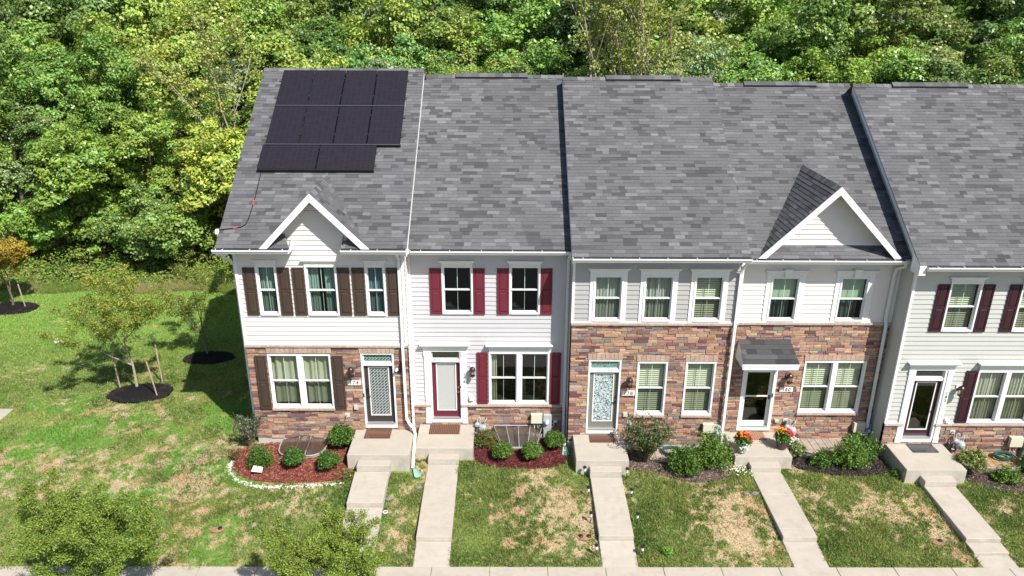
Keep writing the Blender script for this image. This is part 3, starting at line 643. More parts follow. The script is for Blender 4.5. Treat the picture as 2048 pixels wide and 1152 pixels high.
utility(h,3.26,3.60,-.06,.24,(3.66,3.91,-.62,.24)); gasmeter(h,1.55,-.42)
mb=MB(); mb.box(3.99,4.11,-.05,0,-.09,-.01); mb.build('wall_vent',WHITE,h['root'])
gutter(h,-.42,4.36); main_roof(h,-.55,4.42,vent=(.60,3.14),left=False,right=False)
downspout(h,[(4.31,-.47,5.92),(4.31,-.42,5.80),(4.31,-.12,5.62),(4.31,-.08,5.45),(4.31,-.08,.62),(4.31,-.13,.5),(4.31,-.13,-.25),(4.31,-.2,-.4),(4.33,-.75,-.52)])
# --- 178
h=house('178',4.40,9.50,-.65,0,'townhouse 178 of warm grey siding over tall stone with three upper windows, no shutters'); z=0
w2=[(4.93,6.04,'curt:pale'),(6.44,7.56,'curt:pale'),(7.95,9.07,'blinds')]
holes=[(a,b,3.80,5.39) for a,b,_ in w2]+[(6.52,7.47,.60,2.48),(8.03,8.98,.60,2.48),(4.99,6.02,-.16,2.53)]
h['soldiers']=[(6.49,7.50,2.50,2.70),(8.0,9.01,2.50,2.70),(4.96,6.05,2.55,2.75)]; h['stone_lamp']=1
shell(h,SID_T,3.74,-.50,holes,side_l=.65)
for a,b,c in w2: window(h,a,b,3.80,5.39,c,wide=.105,head='flare')
window(h,6.52,7.47,.60,2.48,'blinds',sill=True); window(h,8.03,8.98,.60,2.48,'blinds',sill=True)
door(h,5.05,.05,mat('door_grey_green',(.16,.16,.135),.4),patmat('door_scroll','swirl',(.46,.55,.55),(.05,.08,.08),13),'r',tr_m=patmat('transom_scroll','swirl',(.19,.31,.28),(.05,.10,.09),17),label='grey-green front door with pale scroll-patterned glass')
lantern(h,6.29,1.79); plaque(h,6.08,6.49,1.30,1.46,'178'); outlet(h,6.15,6.31,.52,.70); faucet(h,6.40,.30)
utility(h,8.76,9.08,-.01,.28,(9.11,9.37,-.45,.25))
gutter(h,4.34,9.53); main_roof(h,4.33,9.53,vent=(5.84,8.41),right=False)
downspout(h,[(9.42,-1.12,5.92),(9.42,-1.06,5.80),(9.40,-.80,5.6),(9.40,-.73,5.4),(9.40,-.73,3.90),(9.38,-.80,3.72),(9.38,-.80,-.1),(9.38,-.84,-.4)])
# --- 180
h=house('180',9.50,14.52,-.05,-.24,'townhouse 180 with a dark door canopy, storm door and large white gable'); z=-.24
w2=[(10.43,11.62),(12.57,13.75)]
holes=[(a,b,3.80+z,5.38+z) for a,b in w2]+[(12.0,13.99,.58+z,2.46+z),(10.07,11.17,-.16+z,2.16+z)]
h['soldiers']=[(11.97,14.02,2.48+z,2.68+z)]; h['stone_lamp']=1
shell(h,SID_WW,3.75,-.52,holes)
for a,b in w2: window(h,a,b,3.80+z,5.38+z,'shade',wide=.14,head='key')
window(h,12.0,13.99,.58+z,2.46+z,'blinds',double=True,sill=True)
door(h,10.165,.05+z,None,DGLASS,'r',storm=True,transom=False,casew=.10,label='white storm door with two dark glass panes')
lantern(h,11.52,1.88+z); plaque(h,11.31,11.74,1.36+z,1.51+z,'180'); outlet(h,11.28,11.44,.2+z,.34+z); faucet(h,11.66,.28+z); gasmeter(h,11.75,-.20+z)
utility(h,13.92,14.26,-.1+z,.23+z,(14.05+.22,14.05+.47,-.55+z,.22+z),mat('meter_bluegrey',(.16,.22,.27),.45))
# canopy over the door
cx0,cx1=9.70,11.45; yb=h['y']; yf=yb-.95; zb=2.98; zf=2.56; mb=MB(); L=math.hypot(yb-yf,zb-zf); V=(0,(yb-yf)/L,(zb-zf)/L); Nn=(0,-(zb-zf)/L,(yb-yf)/L)
shingles(mb,(cx0,yf,zf),(1,0,0),V,Nn,lambda v:[(0+.09*v/L,cx1-cx0-.03*v/L)],L,course=.2,tab=.4,tone=.55)
C=mb.build('door_canopy',SHING,h['root'])
mb=MB(); mb.hexa([(cx0+.03,yf+.04,zf-.20),(cx1-.03,yf+.04,zf-.20),(cx1-.03,yb,zf-.20),(cx0+.03,yb,zf-.20),(cx0+.03,yf+.04,zf-.03),(cx1-.03,yf+.04,zf-.03),(cx1-.05,yb,zb-.02),(cx0+.1,yb,zb-.02)])
mb.box(cx0-.01,cx1+.01,yf-.0,yf+.045,zf-.10,zf-.008); mb.box(cx0+.01,cx1-.01,yf+.01,yf+.05,zf-.205,zf-.101); mb.build('canopy_fascia',WHITE,C)
gutter(h,9.58,14.34); main_roof(h,9.45,14.60,vent=(10.81,13.38),left=False,right=False)
dormer(h,12.07,2.12,-.5,7.98,h['y']-.0,6.135,SID_WW,5.83,True)
downspout(h,[(14.27,-.55,5.67),(14.27,-.5,5.55),(14.22,-.35,5.42),(14.12,-.15,5.3),(14.10,-.13,5.1),(14.10,-.13,3.75),(14.17,-.20,3.5),(14.17,-.20,-.2),(14.18,-.2,-.6)]) if False else downspout(h,[(14.36,-.52,5.72),(14.36,-.5,5.55),(14.30,-.2,5.40),(14.28,-.13,5.2),(14.28,-.13,3.75),(14.30,-.20,3.5),(14.34,-.20,-.1),(14.36,-.22,-.6)])
# --- 182
h=house('182',14.52,19.57,-.82,-.18,'townhouse 182 at right with maroon shutters, maroon door and greenish white siding'); z=-.18
w2=[(15.64,16.60),(17.79,18.75)]
holes=[(a,b,3.80+z,5.40+z) for a,b in w2]+[(17.12,19.05,.60+z,2.46+z),(15.13,16.14,-.12+z,2.48+z)]
shell(h,SID_B,.52,-.62,holes,side_l=.8)
for a,b in w2: window(h,a,b,3.80+z,5.40+z,'blinds',head='flare')
window(h,17.12,19.05,.60+z,2.46+z,'curt:cream',double=True); straight_head(h,17.13,19.04,2.465+z)
for a in (15.27,16.62,17.42,18.77): shutter(h,a,a+.355,3.79+z,5.33+z,SH_MAR)
for a in (16.75,19.08): shutter(h,a,a+.35,.60+z,2.46+z,SH_MAR)
door(h,15.18,.05+z,mat('door_maroon',(.035,.012,.018),.3),DGLASS,'r',casew=.06,label='maroon front door with clear dark glass')
straight_head(h,14.95,16.36,2.475+z)
mb=MB(); y=h['y']
for a in (14.96,16.18):
    mb.box(a,a+.16,y-.05,y,-.12+z,2.475+z); mb.box(a-.012,a+.172,y-.065,y,-.12+z,.06+z); mb.box(a-.012,a+.172,y-.065,y,2.34+z,2.475+z); mb.box(a+.03,a+.13,y-.056,y-.05,.12+z,2.26+z)
mb.build('pilaster',WHITE,h['root'])
for i,c in enumerate('182'): text_part(c,.125,16.27,y-.062,1.50-i*.13,h['root'],BLACK)
lantern(h,16.60,1.80+z); outlet(h,16.42,16.57,.60+z,.74+z,WHITE); faucet(h,16.76,.28+z); gasmeter(h,16.90,-.30+z)
utility(h,18.64,19.02,-.22+z,.10+z,(19.10,19.38,-.6+z,.1+z),mat('meter_bluegrey',(.16,.22,.27),.45))
gutter(h,14.56,19.6); main_roof(h,14.37,19.50,vent=(15.71,18.31),right=False)
mb=MB(); y0=h['y']-.45; zz=6.05+z; mb.hexa([(14.36,y0-.012,zz-.30),(14.555,y0-.012,zz-.30),(14.555,h['y']+.02,zz-.30),(14.36,h['y']+.02,zz-.30),(14.36,y0-.012,zz-.02),(14.555,y0-.012,zz-.02),(14.555,h['y']+.02,zz+.26),(14.36,h['y']+.02,zz+.26)]); mb.build('eave_return',WHITE,h['root'])
# --- next house beyond the frame: its roof corner shows at the upper right
h=house('184',19.57,24.6,-.82,-.178,'neighbouring townhouse at the right edge, only its grey roof corner in view')
shell(h,SID_T,.52,-.62,[]); gutter(h,19.5,24.6); main_roof(h,19.50,24.6,left=False,right=False)
# ---------------- solar array ----------------
h174={'y':-.75,'z':.26}
sa=thing('solar_array',(-3.1,2.9,9.4),'black solar array of ten panels on the grey roof of the left end house','solar panels')
yaw=0
def sp(x0,x1,ya,yb,rows):
    e=.014; up=.10; mb=MB(); P=lambda x,y,k: (x,y-M/SL*k,zroof(h174,y)+k/SL)
    th=.035
    def slab(m,a,b,c,d,k0,k1,mi=0): m.hexa([P(a,c,k0),P(b,c,k0),P(b,d,k0),P(a,d,k0),P(a,c,k1),P(b,c,k1),P(b,d,k1),P(a,d,k1)],m=mi)
    g=.014
    for q in ((x0,x1,ya,ya+g),(x0,x1,yb-g,yb),(x0,x0+g,ya+g,yb-g),(x1-g,x1,ya+g,yb-g)): slab(mb,*q,up,up+th)
    o=mb.build('solar_panel',mat('panel_frame',(.018,.018,.02),.35,metal=.5),sa)
    c=MB(); slab(c,x0+g,x1-g,ya+g,yb-g,up+.01,up+th-.004); c.build('panel_glass',CELL,o)
    return o
def cellmat():
    m=bpy.data.materials.new('solar_cell'); m.use_nodes=True; N=m.node_tree.nodes; L=m.node_tree.links; b=N['Principled BSDF']; b.inputs['Roughness'].default_value=.45; b.inputs['Specular IOR Level'].default_value=.2
    tc=N.new('ShaderNodeTexCoord'); br=N.new('ShaderNodeTexBrick'); br.offset=0; br.inputs['Scale'].default_value=1; br.inputs['Brick Width'].default_value=.17; br.inputs['Row Height'].default_value=.075; br.inputs['Mortar Size'].default_value=.004
    br.inputs['Color1'].default_value=(.013,.0115,.016,1); br.inputs['Color2'].default_value=(.016,.014,.019,1); br.inputs['Mortar'].default_value=(.026,.022,.034,1)
    L.new(tc.outputs['Object'],br.inputs[0]); L.new(br.outputs[0],b.inputs['Base Color']); return m
CELL=cellmat()
X=[-5.19,-4.125,-3.06,-1.995,-.93]
for r_,(ya,yb) in enumerate(((3.545,4.94),(2.11,3.505))):
    for i in range(4): sp(X[i]+.014,X[i+1]-.014,ya,yb,1)
sp(-5.24,-3.455,1.22,2.065,1); sp(-3.43,-1.66,1.22,2.065,1)
mb=MB()
for yy in (4.6,3.9,3.15,2.45,1.85,1.42):
    xe=-.93 if yy>2.1 else -1.66
    P=lambda x,k: (x,yy-M/SL*k,zroof(h174,yy)+k/SL)
    mb.tube([P(-5.28,.07),P(xe+.05,.07)],.022,4)
    if yy>2.1:
        for xx in X[1:4]: mb.tube([P(xx-.012,.148),P(xx+.012,.148)],.016,4)

for yy,xa,xb in ((3.525,-5.17,-.94),(2.085,-5.2,-.94)):
    P=lambda x,y,k: (x,y-M/SL*k,zroof(h174,y)+k/SL)
    mb.hexa([P(xa,yy-.012,.11),P(xb,yy-.012,.11),P(xb,yy+.012,.11),P(xa,yy+.012,.11),P(xa,yy-.012,.139),P(xb,yy-.012,.139),P(xb,yy+.012,.139),P(xa,yy+.012,.139)])
mb.build('mounting_rail',mat('rail_metal',(.12,.12,.13),.4,metal=.5),sa)
mb=MB(); 
for a,b,y_ in ((-5.24,-1.66,1.22),(-1.66,-.93,2.11)):
    P=lambda x,y,k: (x,y-M/SL*k,zroof(h174,y)+k/SL)
    mb.hexa([P(a,y_-.03,.012),P(b,y_-.03,.012),P(b,y_,.012),P(a,y_,.012),P(a,y_-.03,.125),P(b,y_-.03,.125),P(b,y_,.13),P(a,y_,.13)])
mb.build('array_skirt',BLACK,sa)
cb=[(-5.137,1.316),(-5.12,.8),(-5.116,.368),(-5.13,0),(-5.155,-.344),(-5.2,-.52),(-5.32,-.60),(-5.6,-.64),(-5.95,-.68)]
mb=MB(); mb.tube([(x,y,zroof(h174,y)+.035) for x,y in cb],.014,6); 
for i in (3,7): 
    (xa,ya),(xb,yb)=cb[i-1],cb[i]; fx=lambda t:(xa+(xb-xa)*t,ya+(yb-ya)*t); p,q=fx(.35),fx(.75)
    mb.tube([(p[0],p[1],zroof(h174,p[1])+.036),(q[0],q[1],zroof(h174,q[1])+.036)],.02,6,m=1)
mb.box(-6.02,-5.93,-.76,-.62,6.60,6.72,m=2)
mb.build('conduit',[BLACK,mat('red_tape',(.6,.04,.06),.5),WHITE],sa)
# ---------------- ground ----------------
BX=[-60,-12,-8,-5.6,-2.4,-.4,0,4.4,9.3,10.2,14.5,20,60]; BZ=[-1.0,-.8,-.62,-.44,-.42,-.5,-.62,-.62,-.70,-.83,-.83,-.82,-.95]
def gz(x,y):
    x=np.asarray(x,float); y=np.asarray(y,float); b=np.interp(x,BX,BZ)
    t=np.clip((-1.9-y)/3.85,0,1); b2=b*(1-t)-1.05*t; t=np.clip(y/12,0,1); b3=b*(1-t)-.75*t
    r=np.where(y<-1.9,b2,np.where(y>0,b3,b)); r=np.where(y<-9.6,-1.2,r)
    return r
def G1(x,y): return float(gz(x,y))
def vnoise(x,y,sc,seed,octv=4):
    rs=np.random.RandomState(seed); tot=np.zeros_like(x,float); amp=1; na=0
    for o in range(octv):
        g=rs.rand(256,256); X=x*sc*(2**o)+37.3*o+100; Y=y*sc*(2**o)+11.7*o+100
        xi=np.floor(X).astype(int); yi=np.floor(Y).astype(int); fx=X-xi; fy=Y-yi; fx=fx*fx*(3-2*fx); fy=fy*fy*(3-2*fy)
        a=g[xi%256,yi%256]; b=g[(xi+1)%256,yi%256]; c=g[xi%256,(yi+1)%256]; d=g[(xi+1)%256,(yi+1)%256]
        tot+=amp*((a*(1-fx)+b*fx)*(1-fy)+(c*(1-fx)+d*fx)*fy); na+=amp; amp*=.58
    return tot/na
def bare(x,y):
    """0 = full turf, 1 = bare straw-coloured soil"""
    n=vnoise(x,y,.6,3,5)*.36+vnoise(x,y,2.4,5,4)*.32+vnoise(x,y,6.5,6,3)*.32
    front=np.exp(-((y+3.9)/1.5)**2)*(x>-1.0)*np.clip(1-np.abs(((x-.95)%5.05)-2.9)/2.2,0,1)
    left=np.exp(-((y+2.2)/2.6)**2)*np.clip((-x-2)/2,0,1)*np.clip((x+20)/6,0,1)
    ring=np.exp(-(((x+11.3)/1.9)**2+((y-2.3)/1.2)**2))*.7
    far=np.clip((y-3.5)/3,0,1)
    bias=.175*front+.105*left+.10*ring-.07*far-.035
    return np.clip((n+bias-.50)*9,0,1)
def axis(a,b,fine,lo,hi,coarse):
    s=[]; x=a
    while x<b: s.append(x); x+=fine if lo<=x<hi else coarse
    s.append(b); return np.array(s)
gx=axis(-140,140,.075,-22,21,6); gy=np.concatenate([axis(-70,-9.6,1,0,0,4)[:-1],[-9.601,-9.59],axis(-9.5,15,.075,-6.2,14,.4),axis(15.5,160,1,0,0,5)])
GX,GY=np.meshgrid(gx,gy); Z=gz(GX,GY)+ (vnoise(GX,GY,1.2,9,3)-.5)*.035
nx,ny=len(gx),len(gy); V=np.stack([GX,GY,Z],-1).reshape(-1,3)
i=np.arange(nx*ny).reshape(ny,nx); F=np.stack([i[:-1,:-1],i[:-1,1:],i[1:,1:],i[1:,:-1]],-1).reshape(-1,4)
B=bare(GX,GY); n2=vnoise(GX,GY,5,21,3)[...,None]; n3=vnoise(GX,GY,.35,22,3)[...,None]
g1=np.array([.11,.18,.04]); g2=np.array([.20,.26,.07]); st=np.array([.40,.30,.19]); rd=np.array([.40,.22,.13]); yl=np.array([.20,.21,.055])
C=g1*(1-n2)+g2*n2; C=C*(1-np.clip((n3-.5)*2.2,0,.6))+yl*np.clip((n3-.5)*2.2,0,.6)
S_=st*(.75+.5*n2); S_=np.where(vnoise(GX,GY,.8,31,2)[...,None]>.62,S_*.5+rd*.5,S_)
C=C*(1-B[...,None])+S_*B[...,None]
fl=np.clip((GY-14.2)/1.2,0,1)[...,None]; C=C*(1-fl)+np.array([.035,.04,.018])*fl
C=np.where((GY<-9.6)[...,None],np.array([.07,.07,.072]),C)
def npmesh(name,V,F,C,mats,dom='POINT'):
    me=bpy.data.meshes.new(name); me.vertices.add(len(V)); me.vertices.foreach_set('co',V.astype(np.float32).ravel()); k=F.shape[1]
    me.loops.add(len(F)*k); me.loops.foreach_set('vertex_index',F.astype(np.int32).ravel()); me.polygons.add(len(F)); me.polygons.foreach_set('loop_start',np.arange(0,len(F)*k,k,dtype=np.int32)); me.polygons.foreach_set('loop_total',np.full(len(F),k,dtype=np.int32))
    A=np.ones((len(C),4),np.float32); A[:,:3]=C; a=me.attributes.new('col','FLOAT_COLOR',dom); a.data.foreach_set('color',A.ravel()); me.update(); me.validate()
    for m in (mats if isinstance(mats,list) else [mats]): me.materials.append(m)
    return me
def npobj(name,me,**k): o=bpy.data.objects.new(name,me); COL.objects.link(o); return tag(o,**k)
GM=mat('ground_soil',(1,1,1),.95,.1,attr=True,var=.25,vs=26,bump=.8,bs=45,bd=.03)
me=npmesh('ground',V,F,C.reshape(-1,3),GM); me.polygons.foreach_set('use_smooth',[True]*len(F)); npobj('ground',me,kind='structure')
# ---------------- concrete ----------------
def slab(mb,x0,x1,y0,y1,za,zb,th=.25):  # za at y1 (back), zb at y0 (front); top face mat 0, sides mat 1
    c=.012
    p=[(x0,y0,zb-th),(x1,y0,zb-th),(x1,y1,za-th),(x0,y1,za-th),(x0,y0,zb-c),(x1,y0,zb-c),(x1,y1,za-c),(x0,y1,za-c)]
    n=len(mb.v); mb.v+=p
    for q in ((3,2,1,0),(0,1,5,4),(1,2,6,5),(2,3,7,6),(3,0,4,7)): mb.f.append(tuple(n+k for k in q)); mb.c.append((1,1,1)); mb.m.append(1)
    t=[(x0+c,y0+c,zb),(x1-c,y0+c,zb),(x1-c,y1-c,za),(x0+c,y1-c,za)]; b=p[4:]
    mb.quad(*t)
    for k in range(4): j=(k+1)%4; mb.quad(b[k],b[j],t[j],t[k])
def stoop(n,x0,x1,y0,y1,z,bot,sx0,sx1,sy,sz,label):
    t=thing('front_stoop',((x0+x1)/2,y0,bot),label,'stoop','concrete stoops at the front doors')
    mb=MB(); slab(mb,x0,x1,y0,y1,z,z-.012,z-bot+.3); mb.build('landing',[CONC,CONCV],t)
    mb=MB(); slab(mb,sx0,sx1,sy,y0-.003,sz,sz-.005,.45); mb.build('step',[CONC,CONCV],t)
stoop('174',-2.40,-.52,-2.19,-.76,.08,-.42,-2.07,-1.08,-2.48,-.12,'concrete stoop at the left end house, under its lattice-glass door')
stoop('176',-.44,1.38,-1.42,-.005,-.18,-.66,-.01,.95,-1.71,-.39,'concrete stoop at the bright red door, downspout running past its left side')
stoop('178',4.58,6.20,-2.11,-.655,-.16,-.66,4.99,5.95,-2.40,-.37,'concrete stoop partly covered by the twiggy bush, at the grey-green door')
stoop('180',9.66,11.46,-1.51,-.055,-.42,-.80,10.09,11.03,-1.82,-.60,'concrete stoop carrying two pots of flowers')
stoop('182',14.68,16.52,-2.29,-.825,-.36,-.84,15.12,16.08,-2.61,-.56,'concrete stoop at the maroon door, rightmost in the photo')
def walk(x0,x1,segs,label,d0=0,d1=0):
    """segs: list of (y_back,y_front,z_back,z_front)"""
    mb=MB()
    for (ya,yb_,za,zb) in segs:
        dx=0; slab(mb,x0+dx,x1+dx,yb_+.005,ya-.005,za,zb,.42)
    o=mb.build('path',[CONC,CONCV]); tag(o,label=label,kind='structure')
walk(-2.13,-1.10,[(-2.483,-3.81,-.33,-.47),(-3.81,-4.7,-.62,-.72),(-4.7,-5.75,-.86,-1.03)],'path to the left end house')
walk(-.02,.945,[(-1.713,-2.75,-.60,-.63),(-2.75,-3.75,-.63,-.68),(-3.75,-4.55,-.68,-.73),(-4.55,-4.92,-.73,-.75),(-4.92,-5.77,-.90,-1.035)],'path to the bright red door')
walk(5.0,5.955,[(-2.403,-3.42,-.58,-.65),(-3.42,-4.5,-.65,-.72),(-4.5,-4.88,-.72,-.745),(-4.88,-5.79,-.89,-1.035)],'path edged with small path lights')
walk(10.09,11.03,[(-1.823,-2.95,-.78,-.79),(-2.95,-4.5,-.79,-.80),(-4.5,-4.84,-.80,-.81),(-4.84,-5.82,-.96,-1.04)],'path to the stoop with the flower pots')
walk(15.11,16.07,[(-2.613,-3.7,-.74,-.77),(-3.7,-4.9,-.77,-.80),(-4.9,-5.31,-.92,-.925),(-5.31,-5.80,-1.01,-1.03)],'path to the maroon door with two lower steps')
mb=MB(); x=-24
yk=lambda x: -5.60-.0285*(x+1.7) if False else -5.76
while x<24: slab(mb,x+.006,x+1.53-.006,-7.1,-5.76,-1.03,-1.045,.2); x+=1.53
x=-24
tag(mb.build('sidewalk',[CONC,CONCV]),kind='structure')
mb=MB(); slab(mb,-18.5,-15.25,.95,1.95,-.775,-.775,.1); o=mb.build('path',[CONC,CONCV]); tag(o,kind='structure')
# ---------------- excluded areas for grass ----------------
EX=[(-5.7,24.6,-.8,12),(-2.5,-.42,-2.3,0),(-.5,1.45,-1.5,0),(4.5,6.25,-2.2,0),(9.6,11.5,-1.6,0),(14.6,16.6,-2.4,0),(-2.11,-1.12,-6,-2),(-.005,.93,-6,-1.4),(5.015,5.94,-6,-2),(10.105,11.015,-6,-1.5),(15.125,16.055,-6,-2),(-19,-15.2,.9,2.0)]
BEDS={} 
def inpoly(px,py,P):
    r=np.zeros(px.shape,bool); n=len(P)
    for a in range(n):
        x1,y1=P[a]; x2,y2=P[(a+1)%n]
        c=((y1>py)!=(y2>py))&(px<(x2-x1)*(py-y1)/(y2-y1+1e-12)+x1); r^=c
    return r
def smooth_poly(P,it=2):
    for _ in range(it):
        Q=[]
        for a in range(len(P)):
            p,q=P[a],P[(a+1)%len(P)]; Q+=[(p[0]*.75+q[0]*.25,p[1]*.75+q[1]*.25),(p[0]*.25+q[0]*.75,p[1]*.25+q[1]*.75)]
        P=Q
    return P
BEDS['174']=[(-6.0,-.80),(-6.1,-1.5),(-6.0,-2.1),(-5.65,-2.5),(-4.95,-2.75),(-3.8,-2.75),(-2.9,-2.72),(-2.2,-2.6),(-2.1,-2.2),(-2.35,-.7)]
BEDS['176']=[(1.35,-.02),(1.38,-1.45),(1.7,-1.75),(2.4,-1.95),(3.2,-1.93),(3.9,-1.85),(4.42,-1.7),(4.42,-.02)]
BEDS['178']=[(6.15,-.66),(6.15,-1.95),(7.0,-2.0),(7.6,-2.35),(8.3,-2.5),(9.0,-2.35),(9.5,-2.0),(9.6,-.66)]
BEDS['180']=[(11.44,-.06),(11.5,-1.5),(12.0,-1.75),(12.7,-1.98),(13.6,-2.0),(14.6,-1.85),(14.6,-.06)]
BEDS['182']=[(16.5,-.83),(16.5,-2.1),(17.2,-2.6),(18.2,-2.85),(19.5,-2.6),(19.5,-.83)]
def ell(cx,cy,a,b,n=20,seed=0):
    rr=random.Random(seed); return [(cx+a*math.cos(2*math.pi*k/n)*rr.uniform(.94,1.05),cy+b*math.sin(2*math.pi*k/n)*rr.uniform(.92,1.05)) for k in range(n)]
RINGS={'t1':ell(-11.2,3.05,1.22,.80,seed=1),'t2':ell(-9.75,5.95,1.08,.62,seed=2),'t3':ell(-21.1,11.2,1.35,.8,seed=3)}
def chips(name,P,key,base,palette,n,size,hgt,label,cat='mulch',dome=0):
    Ps=smooth_poly(P,2); xs=[p[0] for p in Ps]; ys=[p[1] for p in Ps]; cx,cy=sum(xs)/len(xs),sum(ys)/len(ys)
    mb=MB(); N=len(Ps); rr=random.Random(hash(name+key)%1000 if False else len(key)*7+n)
    zc=G1(cx,cy)+hgt+dome+.03; rim=[(x,y,G1(x,y)-.01) for x,y in Ps]
    K=8; rings=[]
    for k in range(K+1):
        t=k/K; ring=[]
        for (x,y) in Ps:
            X=cx+(x-cx)*(1-t)**.9 if t<1 else cx; Y=cy+(y-cy)*(1-t)**.9 if t<1 else cy
            ring.append((X,Y,G1(X,Y)+(-.01 if k==0 else hgt+dome*(1-(1-t)**2)*.9+.012+rr.uniform(-.006,.01))))
        rings.append(ring)
    for k in range(K):
        for a in range(N):
            b=(a+1)%N; mb.quad(rings[k][a],rings[k][b],rings[k+1][b],rings[k+1][a],tuple(c*.7 for c in base))
    x0,x1,y0,y1=min(xs),max(xs),min(ys),max(ys)
    px=np.array([rr.uniform(x0,x1) for _ in range(n)]); py=np.array([rr.uniform(y0,y1) for _ in range(n)]); ok=inpoly(px,py,Ps)
    for X,Y,k in zip(px,py,ok):
        if not k: continue
        d=min(math.hypot(X-a,Y-b) for a,b in Ps[::3]); t=1-math.exp(-d*2.2); z=G1(X,Y)+hgt*min(1,d*6)+dome*t*.9+.018
        l=rr.uniform(.5,1.5)*size; w=l*rr.uniform(.2,.45); th=rr.uniform(0,math.pi); c,s=math.cos(th),math.sin(th); e=rr.uniform(-.5,.5)*l; col=rr.choice(palette); q=rr.uniform(.75,1.25); col=tuple(q*v for v in col)
        mb.quad((X-c*l+s*w,Y-s*l-c*w,z-e*.3),(X+c*l+s*w,Y+s*l-c*w,z+e*.3),(X+c*l-s*w,Y+s*l+c*w,z+e*.3+.01),(X-c*l-s*w,Y-s*l+c*w,z-e*.3+.01),col)
    o=mb.build(name,mat('mulch_chip',(1,1,1),.95,.1,attr=True)); tag(o,label,cat,kind='stuff'); return o
chips('mulch',BEDS['174'],'a',(.17,.05,.035),[(.22,.07,.048),(.17,.052,.038),(.28,.13,.09),(.10,.035,.028)],5200,.028,.03,'bright red-brown mulch in the bed edged with white stones')
chips('mulch',BEDS['176'],'bb',(.085,.022,.022),[(.12,.03,.03),(.09,.022,.022),(.17,.05,.045),(.05,.015,.015)],4200,.024,.03,'dark red mulch in the bed with round clipped shrubs')
chips('mulch',BEDS['178'],'ccc',(.12,.085,.07),[(.16,.11,.09),(.22,.17,.14),(.08,.055,.045)],3200,.03,.02,'faded brown mulch under the three-bush bed beside the twiggy shrub')
chips('mulch',BEDS['180'],'dddd',(.035,.028,.026),[(.05,.04,.036),(.08,.062,.055),(.025,.02,.02)],3200,.03,.03,'black-brown mulch in the bed right of the flower pots')
chips('mulch',BEDS['182'],'eeeee',(.10,.075,.06),[(.14,.10,.08),(.2,.16,.13),(.06,.05,.04)],3000,.03,.02,'brown mulch around the variegated shrub at the right edge')
BK=[(.022,.018,.019),(.035,.029,.029),(.014,.012,.013)]
chips('mulch',RINGS['t1'],'f1',(.018,.015,.016),BK,5200,.022,.02,'black mulch mound under the large staked young tree',dome=.16)
chips('mulch',RINGS['t2'],'g22',(.018,.015,.016),BK,2600,.025,.02,'black mulch ring lying in the shade of the end house',dome=.12)
chips('mulch',RINGS['t3'],'h333',(.018,.015,.016),BK,2600,.03,.02,'black mulch ring under the orange tree at the left edge',dome=.14)
# white stone edging of the first bed
mb=MB(); rr=random.Random(5); path=[(-6.02,-1.5),(-6.12,-1.9),(-6.0,-2.25),(-5.7,-2.6),(-5.3,-2.8),(-4.9,-2.92),(-4.3,-2.93),(-3.6,-2.90),(-2.9,-2.84),(-2.4,-2.75)]
for a,b in zip(path,path[1:]):
    L=math.hypot(b[0]-a[0],b[1]-a[1]); dens=150 if a[0]<-4.7 else 45
    for k in range(int(L*dens)):
        t=rr.random(); X=a[0]+(b[0]-a[0])*t+rr.gauss(0,.032); Y=a[1]+(b[1]-a[1])*t+rr.gauss(0,.032); r=rr.uniform(.012,.03); z=G1(X,Y)+.015; s=rr.uniform(.8,1.1); c=(.72*s,.68*s,.66*s)
        mb.lathe((X,Y,z),[(0,r*.8),(r*.8,r*.5),(r,0),(r*.7,-r*.5)],6,c)
tag(mb.build('white_stones',mat('pebble',(1,1,1),.8,attr=True)),'curved edging of small white stones round the red mulch bed','stones',kind='stuff')
